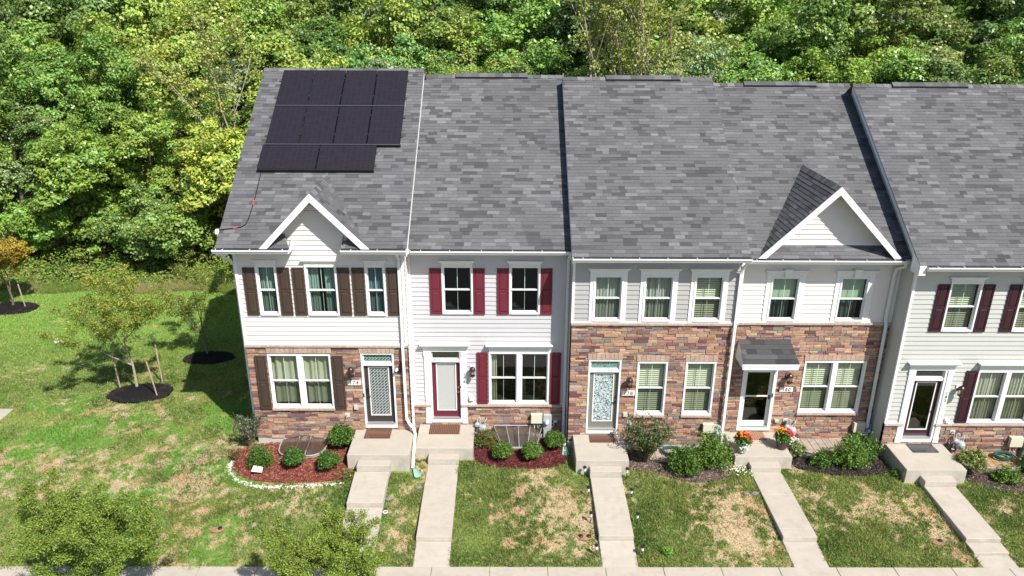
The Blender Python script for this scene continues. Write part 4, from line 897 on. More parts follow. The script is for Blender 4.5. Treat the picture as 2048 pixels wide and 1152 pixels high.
# ---------------- grass blades ----------------
def blades(x0,x1,y0,y1,n,hm,seed,wd=.010):
    rs=np.random.RandomState(seed); x=rs.uniform(x0,x1,n); y=rs.uniform(y0,y1,n); b=bare(x,y); keep=rs.rand(n)>b*.80
    for e in EX: keep&=~((x>e[0])&(x<e[1])&(y>e[2])&(y<e[3]))
    for P in list(BEDS.values())+list(RINGS.values()): keep&=~inpoly(x,y,smooth_poly(P,1))
    x,y,b=x[keep],y[keep],b[keep]; n=len(x)
    z=gz(x,y)-.01; tuft=vnoise(x,y,1.6,41,3); hh=hm*(.5+1.0*rs.rand(n))*(.55+.95*tuft); th=rs.rand(n)*2*np.pi; ln=hh*(.2+.9*rs.rand(n)); ph=rs.rand(n)*2*np.pi
    w=wd*(.6+.8*rs.rand(n))
    P0=np.stack([x-np.cos(th)*w,y-np.sin(th)*w,z],-1); P1=np.stack([x+np.cos(th)*w,y+np.sin(th)*w,z],-1); P2=np.stack([x+np.cos(ph)*ln,y+np.sin(ph)*ln,z+hh],-1)
    V=np.stack([P0,P1,P2],1).reshape(-1,3); F=np.arange(3*n).reshape(-1,3)
    t=vnoise(x,y,.7,51,3)[:,None]; u=rs.rand(n)[:,None]; dk=np.array([.080,.160,.028]); lt=np.array([.240,.300,.075]); ye=np.array([.34,.32,.11]); str_=np.array([.42,.34,.18])
    m=np.clip((t-.35)*2.6,0,1); c=dk*(1-m)+lt*m; c=c*(.6+.8*u)*(.72+.56*vnoise(x,y,4.5,55,2)[:,None])
    yy=(rs.rand(n)<(.16+.35*vnoise(x,y,.45,61,3)*np.clip(b*1.5+.25,0,1)))[:,None]; c=np.where(yy,ye*(.7+.5*u),c); s2=(rs.rand(n)<.02+.3*b)[:,None]; c=np.where(s2,str_*(.7+.5*u),c)
    vivid=np.clip((y-4)/5,0,1)[:,None]*np.clip((-x-6)/2,0,1)[:,None]; c=c*(1-vivid)+vivid*np.array([.25,.40,.08])*(.7+.6*u)
    cl=((vnoise(x,y,.9,71,2)>.60)&(x<-5)&(y<3))[:,None]; c=np.where(cl,np.array([.15,.31,.05])*(.75+.5*u),c)
    return V,F,c
GR=mat('grass_blade',(1,1,1),.6,.25,attr=True,transl=.3)
for k,a in enumerate(((-2.2,20,-5.75,-1.0,330000,.068,1),(-9,-2.2,-5.75,-1.0,95000,.068,2),(-20,-5.6,-5.9,3,210000,.055,3),(-23.5,-5.6,3,14.2,230000,.06,4))):
    V,F,C=blades(*a[:4],a[4],a[5],a[6],.012 if k<2 else .016); tag(npobj('grass',npmesh('grass',V,F,C,GR,'FACE')),['short patchy lawn between the front paths','short lawn in front of the left end house','dry patchy side lawn in the left foreground','bright green side lawn reaching the woods'][k],'grass',kind='stuff')
# ---------------- leaves ----------------
def leafquads(P,Nrm,size,rs,asp=.62,C=None):
    n=len(P); a=rs.normal(size=(n,3)); a-=Nrm*(a*Nrm).sum(1,keepdims=True); a/=np.linalg.norm(a,axis=1,keepdims=True)+1e-9; b=np.cross(Nrm,a); s=(size*(.6+.8*rs.rand(n)))[:,None]
    L=a*s; Wd=b*s*asp*.5; fold=Nrm*s*.12
    V=np.stack([P-L*.5,P+Wd-fold*0+fold,P+L*.5,P-Wd+fold],1).reshape(-1,3); return V,np.arange(4*n).reshape(-1,4)
def clustered(rs,centers,rad,per,up=.5,flat=.8):
    n=len(centers); k=np.repeat(np.arange(n),per); d=rs.normal(size=(n*per,3)); d/=np.linalg.norm(d,axis=1,keepdims=True); r=(rs.rand(n*per)**.45)[:,None]
    off=d*r*np.asarray(rad)[k][:,None]; off[:,2]*=flat; P=centers[k]+off; N=d*.6+rs.normal(size=d.shape)*.55; N[:,2]+=up; N/=np.linalg.norm(N,axis=1,keepdims=True); return P,N,k
def grow(rs,h,r0,forks,spread,levels=3,trunk=.3,lean=0):
    """returns branch polylines [(pts,radii)] and twig points"""
    br=[]; tips=[]
    def seg(p,d,L,r,lev):
        n=4; pts=[p]; rad=[r]; q=np.array(p,float); dd=np.array(d,float)
        for i in range(n):
            dd=dd+rs.normal(size=3)*.10+np.array([0,0,.05]); dd/=np.linalg.norm(dd); q=q+dd*L/n; pts.append(tuple(q)); rad.append(r*(1-.55*(i+1)/n))
            if lev>=1 and i>=1: tips.append((tuple(q),lev))
        br.append((pts,rad))
        if lev<levels:
            m=forks[lev]
            for j in range(m):
                i=rs.randint(2,n+1) if lev>0 else rs.randint(2,n+1); bp=np.array(pts[i]); az=2*np.pi*(j+rs.rand()*.7)/m; t=spread[lev]*(.7+.6*rs.rand())
                ax=np.array([math.cos(az),math.sin(az),0]); nd=dd*math.cos(t)+ax*math.sin(t); nd/=np.linalg.norm(nd); seg(tuple(bp),nd,L*rs.uniform(.6,.85),rad[i]*.7,lev+1)
        else: tips.append((tuple(q),lev))
    seg((0,0,0),(lean,0,1),h*trunk,r0,0); return br,tips
# --- woodland trees
def wood_variant(seed,rx,h,z0,ncl,per,ls,airy=False):
    rs=np.random.RandomState(seed); cs=[]; rad=[]; rz=(h-z0)/2; cz=(h+z0)/2
    lob=[]
    for j in range(11):
        q=rs.uniform(-.75,.8); w=math.sqrt(max(.1,1-q*q)); a=rs.rand()*6.28; lob.append((np.array([math.cos(a)*rx*.55*w,math.sin(a)*rx*.55*w,cz+q*rz*.8]),rs.uniform(.34,.55)))
    while len(cs)<ncl:
        c,s=lob[rs.randint(11)]; d=rs.normal(size=3); d/=np.linalg.norm(d); d[2]=abs(d[2])*.9-.35*(rs.rand()<.5)
        cs.append(c+d*np.array([rx,rx,rz*.75])*s*rs.uniform(.7,1.05)); rad.append(rs.uniform(.28,.72))
    cs=np.array(cs); P,N,k=clustered(rs,cs,rad,per,.55,.6)
    out=(P-np.array([0,0,cz]))/np.array([rx,rx,rz]); out/=np.linalg.norm(out,axis=1,keepdims=True); N=N+out*.45; N/=np.linalg.norm(N,axis=1,keepdims=True)
    V,F=leafquads(P,N,ls,rs,.7); tone=(rs.uniform(.82,1.2,len(cs)))[k][:,None]; hue=rs.uniform(-.10,.14,len(cs))[k][:,None]; u=rs.rand(len(P))[:,None]
    c=tone*(.7+.6*u)*np.concatenate([1+hue+.10*(u>.85),np.ones_like(hue),1-hue*.6],1)
    crown=npmesh('crown',V,F,c,LEAF,'FACE')
    br,_=grow(rs,h*.93,.11,(2,2),(.3,.5),0,.66); mb=MB()
    for p,r in br: mb.tube(p,r,6)
    t=mb.build('trunk',BARKL if airy else BARK); tm=t.data; bpy.data.objects.remove(t); return crown,tm
print('variants'); import time; _t=time.time()
WV=[wood_variant(100,3.0,12,2.5,250,115,.165),wood_variant(101,2.6,13,2,250,115,.16),wood_variant(102,3.5,11.5,2.5,270,110,.17),wood_variant(103,2.4,13.5,2,230,110,.155),wood_variant(104,3.2,12.5,1.5,280,110,.15),wood_variant(105,2.9,13,6,120,70,.16,True),wood_variant(106,2.8,7.5,.1,250,120,.155),wood_variant(107,2.4,6,.1,220,120,.15)]
KIND={'bright green':(.250,.400,.080),'yellow-green':(.320,.430,.085),'dark green':(.160,.265,.070),'pale grey-green':(.290,.385,.165),'olive':(.230,.300,.080),'deep green':(.195,.330,.070),'sparse yellowish':(.31,.35,.08)}
def stem_variant():
    rs=np.random.RandomState(500); br,tips=grow(rs,12,.15,(4,4,3),(.22,.5,.6),2,.62); mb=MB()
    for p,r in br: mb.tube(p,[max(.02,q) for q in r],6)
    t=mb.build('trunk',BARKL); tm=t.data; bpy.data.objects.remove(t)
    C=np.array([p for p,l in tips if l>=1]); C=C[C[:,2]>5.5]; i=rs.randint(0,len(C),170); P,N,k=clustered(rs,C[i]+rs.normal(size=(170,3))*.25,np.full(170,.38),38,.5,.7); V,F=leafquads(P,N,.15,rs,.7)
    return npmesh('crown',V,F,np.ones((len(P),3))*rs.uniform(.7,1.3,(len(P),1)),LEAF,'FACE'),tm
WV.append(stem_variant())
def proj(x,y,z):
    d=Vector((x,y,z))-Vector(CAM); w=d.dot(_f); return 1024+FPX*d.dot(_r2)/w, 576-FPX*d.dot(_u2)/w
ROWN=['front row','second row','third row','fourth row','rearmost row']
def place(u):
    L=[(90,'at the very left edge'),(190,'behind the orange tree'),(290,'left of the staked tree'),(390,'above the staked tree'),(500,'beside the end roof'),(600,"over the end roof corner"),(700,'over the left solar panels'),(800,'over the right solar panels'),(900,'just right of the solar roof'),(1000,'over the red-shutter roof'),(1120,"right over the red-shutter roof"),(1260,"over the middle roof's left"),(1400,"over the middle roof's right"),(1520,'over the left gable-house roof'),(1680,'over the white triangle gable'),(1800,'over the tall party rake'),(1920,'over the upper right roof'),(99999,'at the very right edge')]
    for a,b in L:
        if u<a: return b
used={}
def wood_tree(x,y,v,sc,kind,row):
    cm,tm=WV[v]; z=G1(x,y)-.1; u,_=proj(x,y,z+8*sc); 
    if u<-260 or u>2310: return
    size=['tall','slender','broad','narrow','full','sparse','low','bushy','many-stemmed'][v]
    lab=f'{kind} {size} tree, {ROWN[row]} of the woods, {place(u)}'
    used[lab]=used.get(lab,0)+1
    if used[lab]>1: lab=f'{kind} {size} tree, {ROWN[row]} of woods, {place(u)}, '+['','right twin','third'][min(used[lab]-1,2)]
    t=thing('woodland_tree',(x,y,z),lab,'tree','woods behind the houses'); rz=R.uniform(0,6.28); t.rotation_euler=(0,0,rz); s=sc; t.scale=(s*R.uniform(.92,1.1),s*R.uniform(.92,1.1),s)
    c=bpy.data.objects.new('crown',cm); COL.objects.link(c); c.parent=t; k=KIND[kind]; j=R.uniform(.85,1.18); c.color=(k[0]*j*R.uniform(.92,1.08),k[1]*j,k[2]*j*R.uniform(.8,1.2),1)
    c=bpy.data.objects.new('trunk',tm); COL.objects.link(c); c.parent=t
def kpick(x,row):
    w={'bright green':5,'yellow-green':5,'dark green':2,'pale grey-green':2,'olive':2,'deep green':3}
    if x>9: w={'bright green':3,'yellow-green':2,'dark green':3,'pale grey-green':4,'olive':3,'deep green':3}
    if x<-8 and row<2: w={'bright green':5,'yellow-green':4,'dark green':1,'pale grey-green':1,'olive':1,'deep green':4}
    return R.choices(list(w),list(w.values()))[0]
x=-27
while x<-4.0: wood_tree(x,16.9+R.uniform(-.7,.7),R.choice((6,7,6)),R.uniform(.85,1.1),kpick(x,0),0); x+=R.uniform(2.2,3.0)
x=-27
while x<30: wood_tree(x,20+R.uniform(-1,1),R.choice((0,1,2,4,0,3)),R.uniform(.70,.86) if x<-6 else R.uniform(.76,.92),kpick(x,1),1); x+=R.uniform(2.9,3.7)
x=-32
while x<36: wood_tree(x,24.5+R.uniform(-1,1),R.choice((0,1,2,3,4,0,5)),R.uniform(.88,1.08),kpick(x,2),2); x+=R.uniform(3.3,4.3)
x=-37
while x<41: wood_tree(x,30+R.uniform(-1.5,1.5),R.choice((0,1,2,3,4)),R.uniform(1.1,1.3),kpick(x,3),3); x+=R.uniform(3.8,5.0)
x=-42
while x<46: wood_tree(x,37+R.uniform(-1.5,1.5),R.choice((0,1,2,4)),R.uniform(1.35,1.6),kpick(x,4),4); x+=R.uniform(4.4,5.6)
for x,y,s in ((7.6,17.8,1.12),(8.9,18.4,1.18),(10.3,17.9,1.1),(-12.5,19.2,.85)): wood_tree(x,y,8,s,'sparse yellowish',1)
# distant wood behind as one mass
rs=np.random.RandomState(77); NF=4200; cc=np.stack([rs.uniform(-75,80,NF),rs.uniform(44,58,NF),rs.uniform(2,24,NF)],-1); P,N,k=clustered(rs,cc,rs.uniform(1.0,2.0,NF),45,.5,.7)
V,F=leafquads(P,N,.5,rs,.75); c=np.array([.17,.27,.06])*(rs.uniform(.6,1.4,NF)[k][:,None])*(.8+.4*rs.rand(len(P),1)); tag(npobj('far_woods',npmesh('far_woods',V,F,c,mat('leaf_far',(1,1,1),.6,.2,attr=True,transl=.3),'FACE')),'distant mass of woodland behind the tree rows','woods',kind='stuff')
# undergrowth at the wood edge
rs=np.random.RandomState(78); n=620; X=rs.uniform(-27,-5,n); Y=14.0+rs.rand(n)*3.0; cc=np.stack([X,Y,gz(X,Y)+rs.rand(n)*(.15+.8*(Y-14)/2)],-1); P,N,k=clustered(rs,cc,rs.uniform(.25,.6,n),90,.6,.8)
V,F=leafquads(P,N,.13,rs,.6); pal=np.array([[.18,.28,.05],[.23,.31,.06],[.15,.24,.05],[.26,.30,.08]]); c=pal[rs.randint(0,4,n)][k]*(.75+.5*rs.rand(len(P),1)); tag(npobj('undergrowth',npmesh('undergrowth',V,F,c,mat('leaf_brush',(1,1,1),.6,.2,attr=True,transl=.3),'FACE')),'low green brush along the foot of the woods','brush',kind='stuff')
n=75000; X=rs.uniform(-27,-5.8,n); Y=13.3+np.abs(rs.normal(size=n))*.75+.5*np.sin(X*1.3)*.5; keep=Y<16; X,Y=X[keep],Y[keep]; n=len(X); z=gz(X,Y); hh=.12+.4*rs.rand(n)*np.clip(.4+(Y-13.2)*.5,.3,1.4); ph=rs.rand(n)*6.28; th=rs.rand(n)*6.28
V=np.stack([np.stack([X-.012*np.cos(th),Y-.012*np.sin(th),z],-1),np.stack([X+.012*np.cos(th),Y+.012*np.sin(th),z],-1),np.stack([X+.3*hh*np.cos(ph),Y+.3*hh*np.sin(ph),z+hh],-1)],1).reshape(-1,3)
u=rs.rand(n,1); mixs=vnoise(X,Y,.5,81,3)[:,None]; c=np.where(mixs+.25*(u-.5)>.66,np.array([.36,.32,.14]),np.array([.20,.28,.06]))*(.7+.6*rs.rand(n,1)); tag(npobj('tall_grass',npmesh('tall_grass',V,np.arange(3*n).reshape(-1,3),c,GR,'FACE')),'unmown straw-coloured tall grass between lawn and woods','grass',kind='stuff')
# --- young yard trees
def yard_tree(x,y,h,r0,seed,col,nl,ls,label,forks=(6,4,3),spread=(.62,.6,.6),trunk=.34,per=11,crad=.17,levels=3,bark=BARK,group='young planted trees',hi=None,lean=0):
    rs=np.random.RandomState(seed); br,tips=grow(rs,h,r0,forks,spread,levels,trunk,lean); t=thing('young_tree',(x,y,G1(x,y)+.04),label,'tree',group)
    mz=max(p[2] for p,_ in tips); s=h/mz; mb=MB()
    for p,r in br: mb.tube([(x+a*s,y+b*s,G1(x,y)+.04+c*s) for a,b,c in p],[max(.004,q) for q in r],5 if r[0]<.03 else 7)
    mb.build('trunk',bark,t)
    C=np.array([p for p,l in tips])*s; C=C[np.array([l for _,l in tips])>=2]; idx=rs.randint(0,len(C),nl//per); cc=C[idx]+rs.normal(size=(len(idx),3))*.06*h/4
    P,N,k=clustered(rs,cc,np.full(len(cc),crad),per,.5,.6); V,F=leafquads(P,N,ls,rs,.5)
    if hi is not None: 
        w=np.clip((P[:,2]/h-.45)*1.8,0,1)[:,None]*rs.rand(len(cc))[k][:,None]; c=np.array(col)*(1-w)+np.array(hi)*w
    else: c=np.array(col)*np.ones((len(P),1))
    c=c*(rs.uniform(.75,1.25,len(cc))[k][:,None])*(.75+.5*rs.rand(len(P),1)); o=npobj('crown',npmesh('crown',V,F,c,mat('leaf_yard',(1,1,1),.5,.3,attr=True,transl=.35),'FACE')); o.parent=t; return t
yard_tree(-11.45,3.34,4.7,.055,5,(.20,.275,.045),21000,.07,'young yellow-green tree on black mulch with wooden stakes, left lawn',hi=(.42,.40,.07),bark=BARKL)
yard_tree(-9.85,6.1,4.3,.045,8,(.23,.30,.06),9500,.07,'thin young tree at the edge of the end house\'s shade',hi=(.24,.28,.06),forks=(5,3,3),lean=-.05)
yard_tree(-21.0,11.3,3.9,.06,11,(.42,.34,.055),36000,.08,'young tree turning orange, cut by the left edge of the photo',hi=(.46,.29,.05),per=14)
yard_tree(-7.15,-7.5,3.75,.06,21,(.185,.275,.045),80000,.048,'leafy street tree in the left foreground, crown cut by the bottom edge',forks=(7,5,3),spread=(.8,.7,.65),trunk=.30,per=12,crad=.13,hi=(.28,.34,.06),group='street trees in the foreground')
yard_tree(-1.62,-7.6,2.5,.06,33,(.19,.28,.045),80000,.046,'denser street tree in front of the left end house path, cut by bottom edge',forks=(7,5,4),spread=(.8,.7,.65),trunk=.28,per=12,crad=.12,hi=(.28,.34,.06),group='street trees in the foreground')
STK=mat('stake_wood',(.36,.29,.22),.85,.1,var=.3,vs=10)
def stake(x,y,h,lx,ly,label):
    mb=MB(); z=G1(x,y); mb.tube([(x,y,z-.05),(x+lx,y+ly,z+h)],.028,6); t=mb.build('tree_stake',STK); tag(t,label,'stake','wooden stakes holding young trees')
stake(-12.15,3.46,1.55,-.05,0,'stake left of the large young tree trunk'); stake(-10.42,2.73,1.5,-.12,-.1,'front right stake, standing nearest the camera on the mulch'); stake(-10.75,3.9,1.6,-.05,.05,'rear right stake behind the young tree trunk'); stake(-20.35,11.2,1.25,-.1,0,'pale stake beside the orange tree')
# --- shrubs
def shrub(x,y,rx,rz,n,ls,col,seed,label,kind='round',group=None,cat='shrub',name='shrub',z=None,sp=.35,parts=True):
    rs=np.random.RandomState(seed); z0=G1(x,y)+.03 if z is None else z; t=thing(name,(x,y,z0),label,cat,group)
    per=14; m=n//per
    if kind=='round':
        d=rs.normal(size=(m,3)); d/=np.linalg.norm(d,axis=1,keepdims=True); d[:,2]=np.abs(d[:,2])*1.0-.35*rs.rand(m); lump=1+.10*np.sin(d[:,0]*5+seed)+.08*np.cos(d[:,1]*6+seed*2); cc=d*(rs.rand(m)**.22)[:,None]*np.array([rx,rx,rz*.55])*lump[:,None]*.9+np.array([0,0,rz*.52]); cr=.07
    elif kind=='wild':
        d=rs.normal(size=(m,3)); d/=np.linalg.norm(d,axis=1,keepdims=True); d[:,2]=np.abs(d[:,2]); cc=d*(rs.rand(m)**.4)[:,None]*np.array([rx,rx*.8,rz*.9])*(1+.35*rs.normal(size=(m,1))*.5)+np.array([0,0,rz*.12]); cr=.10
    else:
        th=rs.rand(m)*6.28; q=rs.rand(m)**.8; rr_=rx*q*(.35+.8*rs.rand(m)); cc=np.stack([rr_*np.cos(th),rr_*np.sin(th)*.8,rz*(.15+.85*q*(.6+.4*rs.rand(m)))],-1); cr=.09
    cc=cc[cc[:,2]>.02]; P,N,k=clustered(rs,cc,np.full(len(cc),cr),per,.35,.9); P[:,2]=np.abs(P[:,2])+.01; V,F=leafquads(P,N,ls,rs,.55)
    cols=np.atleast_2d(np.array(col)); c=cols[rs.randint(0,len(cols),len(cc))][k]*(.65+.7*rs.rand(len(P),1)); o=npobj('foliage',npmesh('foliage',V,F,c,mat('leaf_shrub',(1,1,1),.45,.4,attr=True,transl=.22),'FACE')); o.parent=t
    mb=MB()
    for j in range(9 if kind!='stem' else 26):
        th=rs.rand()*6.28; r=rx*rs.uniform(.2,.75 if kind!='stem' else 1.0); h_=rz*rs.uniform(.55,.85 if kind!='stem' else 1.05); mb.tube([(x,y,z0-.02),(x+r*.4*math.cos(th),y+r*.4*math.sin(th),z0+h_*.5),(x+r*math.cos(th),y+r*math.sin(th),z0+h_)],[.012,.008,.003],4)
    mb.build('stems',BARK,t); return t
GB=[(.075,.15,.02),(.11,.20,.025),(.055,.12,.018)]; GD=[(.05,.12,.018),(.075,.155,.022)]; GY=[(.12,.21,.028),(.085,.165,.022)]
shrub(-5.12,-2.05,.36,.62,5200,.05,GB,1,'ragged green shrub behind the small white sign in the red mulch bed','wild')
shrub(-4.07,-2.1,.35,.62,6000,.05,GD,2,'dark round shrub in front of the bubble window-well cover','round')
shrub(-3.0,-2.22,.35,.60,6000,.05,GD,3,'dark round shrub nearest the left stoop step, right of the bed\'s centre','round')
shrub(-2.80,-1.12,.42,.80,7500,.055,GB,4,'largest round shrub against the stone wall left of the first stoop','round')
shrub(-5.80,-1.0,.50,1.15,2600,.05,[(.09,.13,.05),(.20,.22,.15),(.12,.10,.08)],5,'wispy grey-leaved shrub at the corner of the left end house','stem')
shrub(-5.95,-1.75,.22,.45,900,.04,[(.09,.14,.03),(.12,.17,.05),(.38,.03,.04)],6,'small red-flowered plant inside the white stone edging','stem',cat='flowers',name='flowering_plant')
shrub(-2.35,-2.5,.26,.20,900,.045,[(.20,.20,.05),(.12,.17,.03),(.24,.12,.07)],7,'low yellowing plant beside the first step','wild',cat='plant',name='low_plant')
shrub(2.32,-1.45,.345,.60,7000,.042,GY,8,'clipped round boxwood on the left before the clear window-well cover','round',group='clipped boxwoods')
shrub(3.23,-1.42,.345,.58,7000,.042,GY,9,'clipped round boxwood on the right before the clear window-well cover','round',group='clipped boxwoods')
shrub(3.97,-.85,.35,.62,6000,.045,GB,10,'round green shrub below the electric meter by the grey downspout','round')
shrub(1.76,-.70,.34,.62,3600,.045,[(.11,.13,.03),(.16,.15,.04),(.10,.13,.025)],11,'sparse browning shrub below the gas meter beside the red-door stoop','wild')
shrub(6.85,-1.55,.78,1.55,7600,.062,[(.10,.13,.045),(.13,.16,.06),(.075,.105,.03)],12,'large twiggy olive bush overhanging the stoop of the grey-green door','stem')
shrub(7.95,-2.0,.52,.85,6000,.06,GB,13,'green bush left in the bed with faded mulch, in front of the hose','wild')
shrub(8.85,-1.65,.55,1.15,6500,.06,[(.10,.19,.022),(.13,.22,.03)],14,'tall bright green bush under the meter left of the flower pots','wild')
shrub(11.75,-.95,.32,.52,3000,.055,[(.14,.20,.05),(.19,.24,.08),(.10,.15,.04)],15,'pale round shrub just right of the flower pot stoop','round')
shrub(12.50,-1.40,.36,.42,3600,.055,GB,16,'low dark shrub in the middle of the black mulch bed','wild')
shrub(13.30,-1.45,.52,1.05,5200,.06,[(.13,.23,.03),(.10,.19,.028)],17,'tall feathery green shrub in front of the wooden-looking window well','wild')
shrub(14.05,-.95,.42,.72,3600,.06,GB,18,'green shrub against the corner before the maroon-door stoop','wild')
shrub(16.95,-1.80,.50,.78,5600,.055,[(.22,.25,.06),(.15,.20,.04),(.30,.32,.12)],19,'yellow variegated shrub right of the maroon-door stoop','round')
shrub(17.85,-2.2,.42,.45,3000,.06,GY,20,'low bright shrub in front of the coiled green hose','wild')
shrub(18.95,-1.7,.4,.75,3000,.06,GD,23,'dark shrub below the meter at the right edge of the photo','wild')
shrub(6.8,-5.33,.13,.17,500,.05,[(.13,.30,.03),(.17,.36,.04)],21,'single bright green weed in the bare lawn','wild',cat='weed',name='weed')
shrub(14.75,-1.95,.30,.25,900,.05,GY,22,'weedy tuft at the corner of the maroon-door stoop','wild',cat='weed',name='weed')
# white flower patch
rs=np.random.RandomState(9); t=thing('white_flowers',(9.7,-1.8,G1(9.7,-1.8)),'scattered small white flowers at the foot of the flower pot stoop','flowers'); mb=MB()
for k in range(46):
    a=9.7+rs.normal()*.2; b=-1.85+rs.normal()*.14; z=G1(a,b); mb.lathe((a,b,z+.09),[(0,.01),(.02,.008),(.022,0),(0,-.005)],6)
mb.build('blossoms',mat('petal_white',(.8,.8,.76),.6,transl=.2),t)
# --- flower pots
def pot(x,y,z,potc,label,wf):
    t=thing('flower_pot',(x,y,z),label,'flower pot','flower pots on the stoop'); mb=MB(); mb.lathe((x,y,z),[(0,.0),(.13,0),(.15,.02),(.21,.30),(.225,.34),(.235,.34),(.235,.38),(.20,.38),(.19,.33),(0,.33)],20); mb.build('pot',mat(*potc),t)
    rs=np.random.RandomState(int(x*10)); d=rs.normal(size=(230,3)); d/=np.linalg.norm(d,axis=1,keepdims=True); d[:,2]=np.abs(d[:,2]); cc=d*(rs.rand(230)**.4)[:,None]*np.array([.27,.27,.31])+np.array([0,0,.36])
    P,N,k=clustered(rs,cc,np.full(230,.06),10,.4); V,F=leafquads(P,N,.055,rs,.6); o=npobj('foliage',npmesh('foliage',V,F,np.array([.09,.21,.03])*(.6+.8*rs.rand(len(P),1)),mat('leaf_shrub',(1,1,1),.45,.4,attr=True,transl=.22),'FACE')); o.parent=t
    for nm,c,m_,reg in (('orange_flowers',(.75,.17,.02),16,(-.1,-.02)),('red_flowers',(.62,.015,.03),22,(.12,-.1)),('yellow_flowers',(.75,.45,.02),6,(.0,.1))):
        mb=MB()
        for j in range(m_):
            th=rs.rand()*6.28; r=.22*math.sqrt(rs.rand()); a,b=x+reg[0]+r*math.cos(th)*.8,y+reg[1]+r*math.sin(th)*.8; q=math.hypot(a-x,b-y); zz=z+.38+.33*math.sqrt(max(.05,1-(q/.36)**2)); mb.lathe((a,b-.01,zz),[(0,.012),(.024,.014),(.031,0),(0,-.01)],7)
        mb.build(nm,mat('petal_'+nm,c,.55,transl=.15),t)
    mb=MB()
    for j in range(42): a=x+wf[0]+rs.normal()*.07; b=y+wf[1]+rs.normal()*.06; mb.lathe((a,b,z+wf[2]+rs.normal()*.05),[(0,.012),(.022,.01),(.026,0),(0,-.008)],6)
    mb.build('white_blossoms',mat('petal_white',(.8,.8,.76),.6,transl=.2),t)
pot(9.93,-1.22,-.42,('pot_pale',(.35,.33,.30),.7),'left flower pot of orange and red blooms with white flowers spilling in front',(.0,-.24,.30)); pot(11.27,-1.02,-.42,('pot_bronze',(.07,.045,.04),.5),'right flower pot in a dark bronze planter, white flowers at its right',(.27,-.08,.38))
# --- doormats
def doormat(x0,x1,y0,y1,z,m,label,sk=0):
    mb=MB(); mb.box(x0,x1,y0,y1,z+.004,z+.018); o=mb.build('doormat',m); tag(o,label,'doormat')
doormat(-2.05,-1.23,-1.31,-.79,.08,patmat('mat_brown','frost',(.075,.032,.015),(.14,.065,.03),60),'brown coir doormat before the lattice-glass door')
doormat(-.08,.91,-.63,-.06,-.18,patmat('mat_striped','stripe',(.035,.022,.018),(.17,.075,.035),5.5),'dark striped doormat before the bright red door')
doormat(5.10,5.91,-1.14,-.72,-.16,patmat('mat_rust','frost',(.06,.025,.013),(.12,.05,.025),40),'rusty brown doormat before the grey-green door')
doormat(10.27,10.95,-.55,-.10,-.42,patmat('mat_tan','stripe',(.30,.17,.10),(.20,.10,.06),4),'patterned tan doormat behind the flower pots')
doormat(15.33,16.15,-1.37,-.88,-.36,patmat('mat_black','frost',(.03,.03,.033),(.06,.06,.065),60),'black doormat before the maroon door')
# --- window wells
RIM=mat('well_rim',(.34,.33,.29),.6,metal=.2)
def well(x0,x1,d,y,z,label,style):
    t=thing('window_well',((x0+x1)/2,y-d/2,z-.1),label,'window well'); mb=MB(); n=18; P=[]
    for k in range(n+1):
        a=math.pi*k/n; sx=math.copysign(abs(math.cos(a))**.45,math.cos(a)); P.append(((x0+x1)/2-sx*(x1-x0)/2, y-d*abs(math.sin(a))**.6))
    if style=='trap': P=[(x0,y),(x0+.28,y-d),(x1-.22,y-d),(x1,y)]
    h0=z-.12; h1=z+.10
    for a,b in zip(P,P[1:]): 
        mb.quad((a[0],a[1],h0),(b[0],b[1],h0),(b[0],b[1],h1),(a[0],a[1],h1)); 
    mb.tube([(a,b,h1) for a,b in P],.022,6); mb.build('well_wall',RIM,t)
    f=MB(); f.poly([(a*.97+(x0+x1)*.015,b,z+.012) for a,b in P][::-1],(1,1,1)); f.build('well_floor',mat('well_leaves',(.10,.065,.04),.95,var=.5,vs=9),t)
    c=MB(); cx=(x0+x1)/2
    if style=='trap':
        for k in range(4):
            q0,q1=k/4,(k+1)/4; tl=(x0+(x1-x0)*q0,y,h1+.30); tr=(x0+(x1-x0)*q1,y,h1+.30); bl=(x0+.28+(x1-x0-.5)*q0,y-d,h1+.02); br=(x0+.28+(x1-x0-.5)*q1,y-d,h1+.02)
            mx=((tl[0]+tr[0])/2,y,h1+.27); nx_=((bl[0]+br[0])/2,y-d,h1-.0); c.quad(bl,nx_,mx,tl); c.quad(nx_,br,tr,mx)
        o=c.build('well_cover',PLAST,t); r=MB()
        for k in range(5): q=k/4; r.tube([(x0+(x1-x0)*q,y-.01,h1+.31),(x0+.28+(x1-x0-.5)*q,y-d,h1+.03)],.009,5)
        r.tube([(x0+.28,y-d,h1+.03),(x1-.22,y-d,h1+.03)],.016,5); r.tube([(x0,y-.01,h1+.31),(x1,y-.01,h1+.31)],.016,5); r.build('cover_rib',mat('clear_rib',(.36,.36,.34),.3),t)
    elif style=='dome':
        K=6
        for k in range(K):
            t0,t1=k/K,(k+1)/K; hh=lambda t_: h1+.13*math.sin(t_*math.pi/2)
            for a,b in zip(P,P[1:]):
                f_=lambda p,t_: (p[0]+(cx-p[0])*t_*.9,p[1]+(y-p[1])*t_*.9,hh(t_)); c.quad(f_(a,t0),f_(b,t0),f_(b,t1),f_(a,t1))
        c.build('well_cover',PLAST,t,smooth=True); r=MB()
        for q in (.38,.62): r.tube([(x0+(x1-x0)*q,y-.02,h1+.13),(x0+(x1-x0)*q,y-d*.95,h1+.02)],.012,5)
        r.build('cover_rib',mat('clear_rib',(.36,.36,.34),.3),t)
    else:
        for k in range(7): q=k/7; c.box(x0+.04+(x1-x0-.08)*q,x0+.04+(x1-x0-.08)*(q+.93/7),y-d*.9,y-.02,h1-.03,h1-.012)
        c.build('well_cover',mat('well_board_'+style,{'board':(.30,.24,.20),'rust':(.30,.19,.10)}[style],.8,var=.3,vs=6),t)
    return t
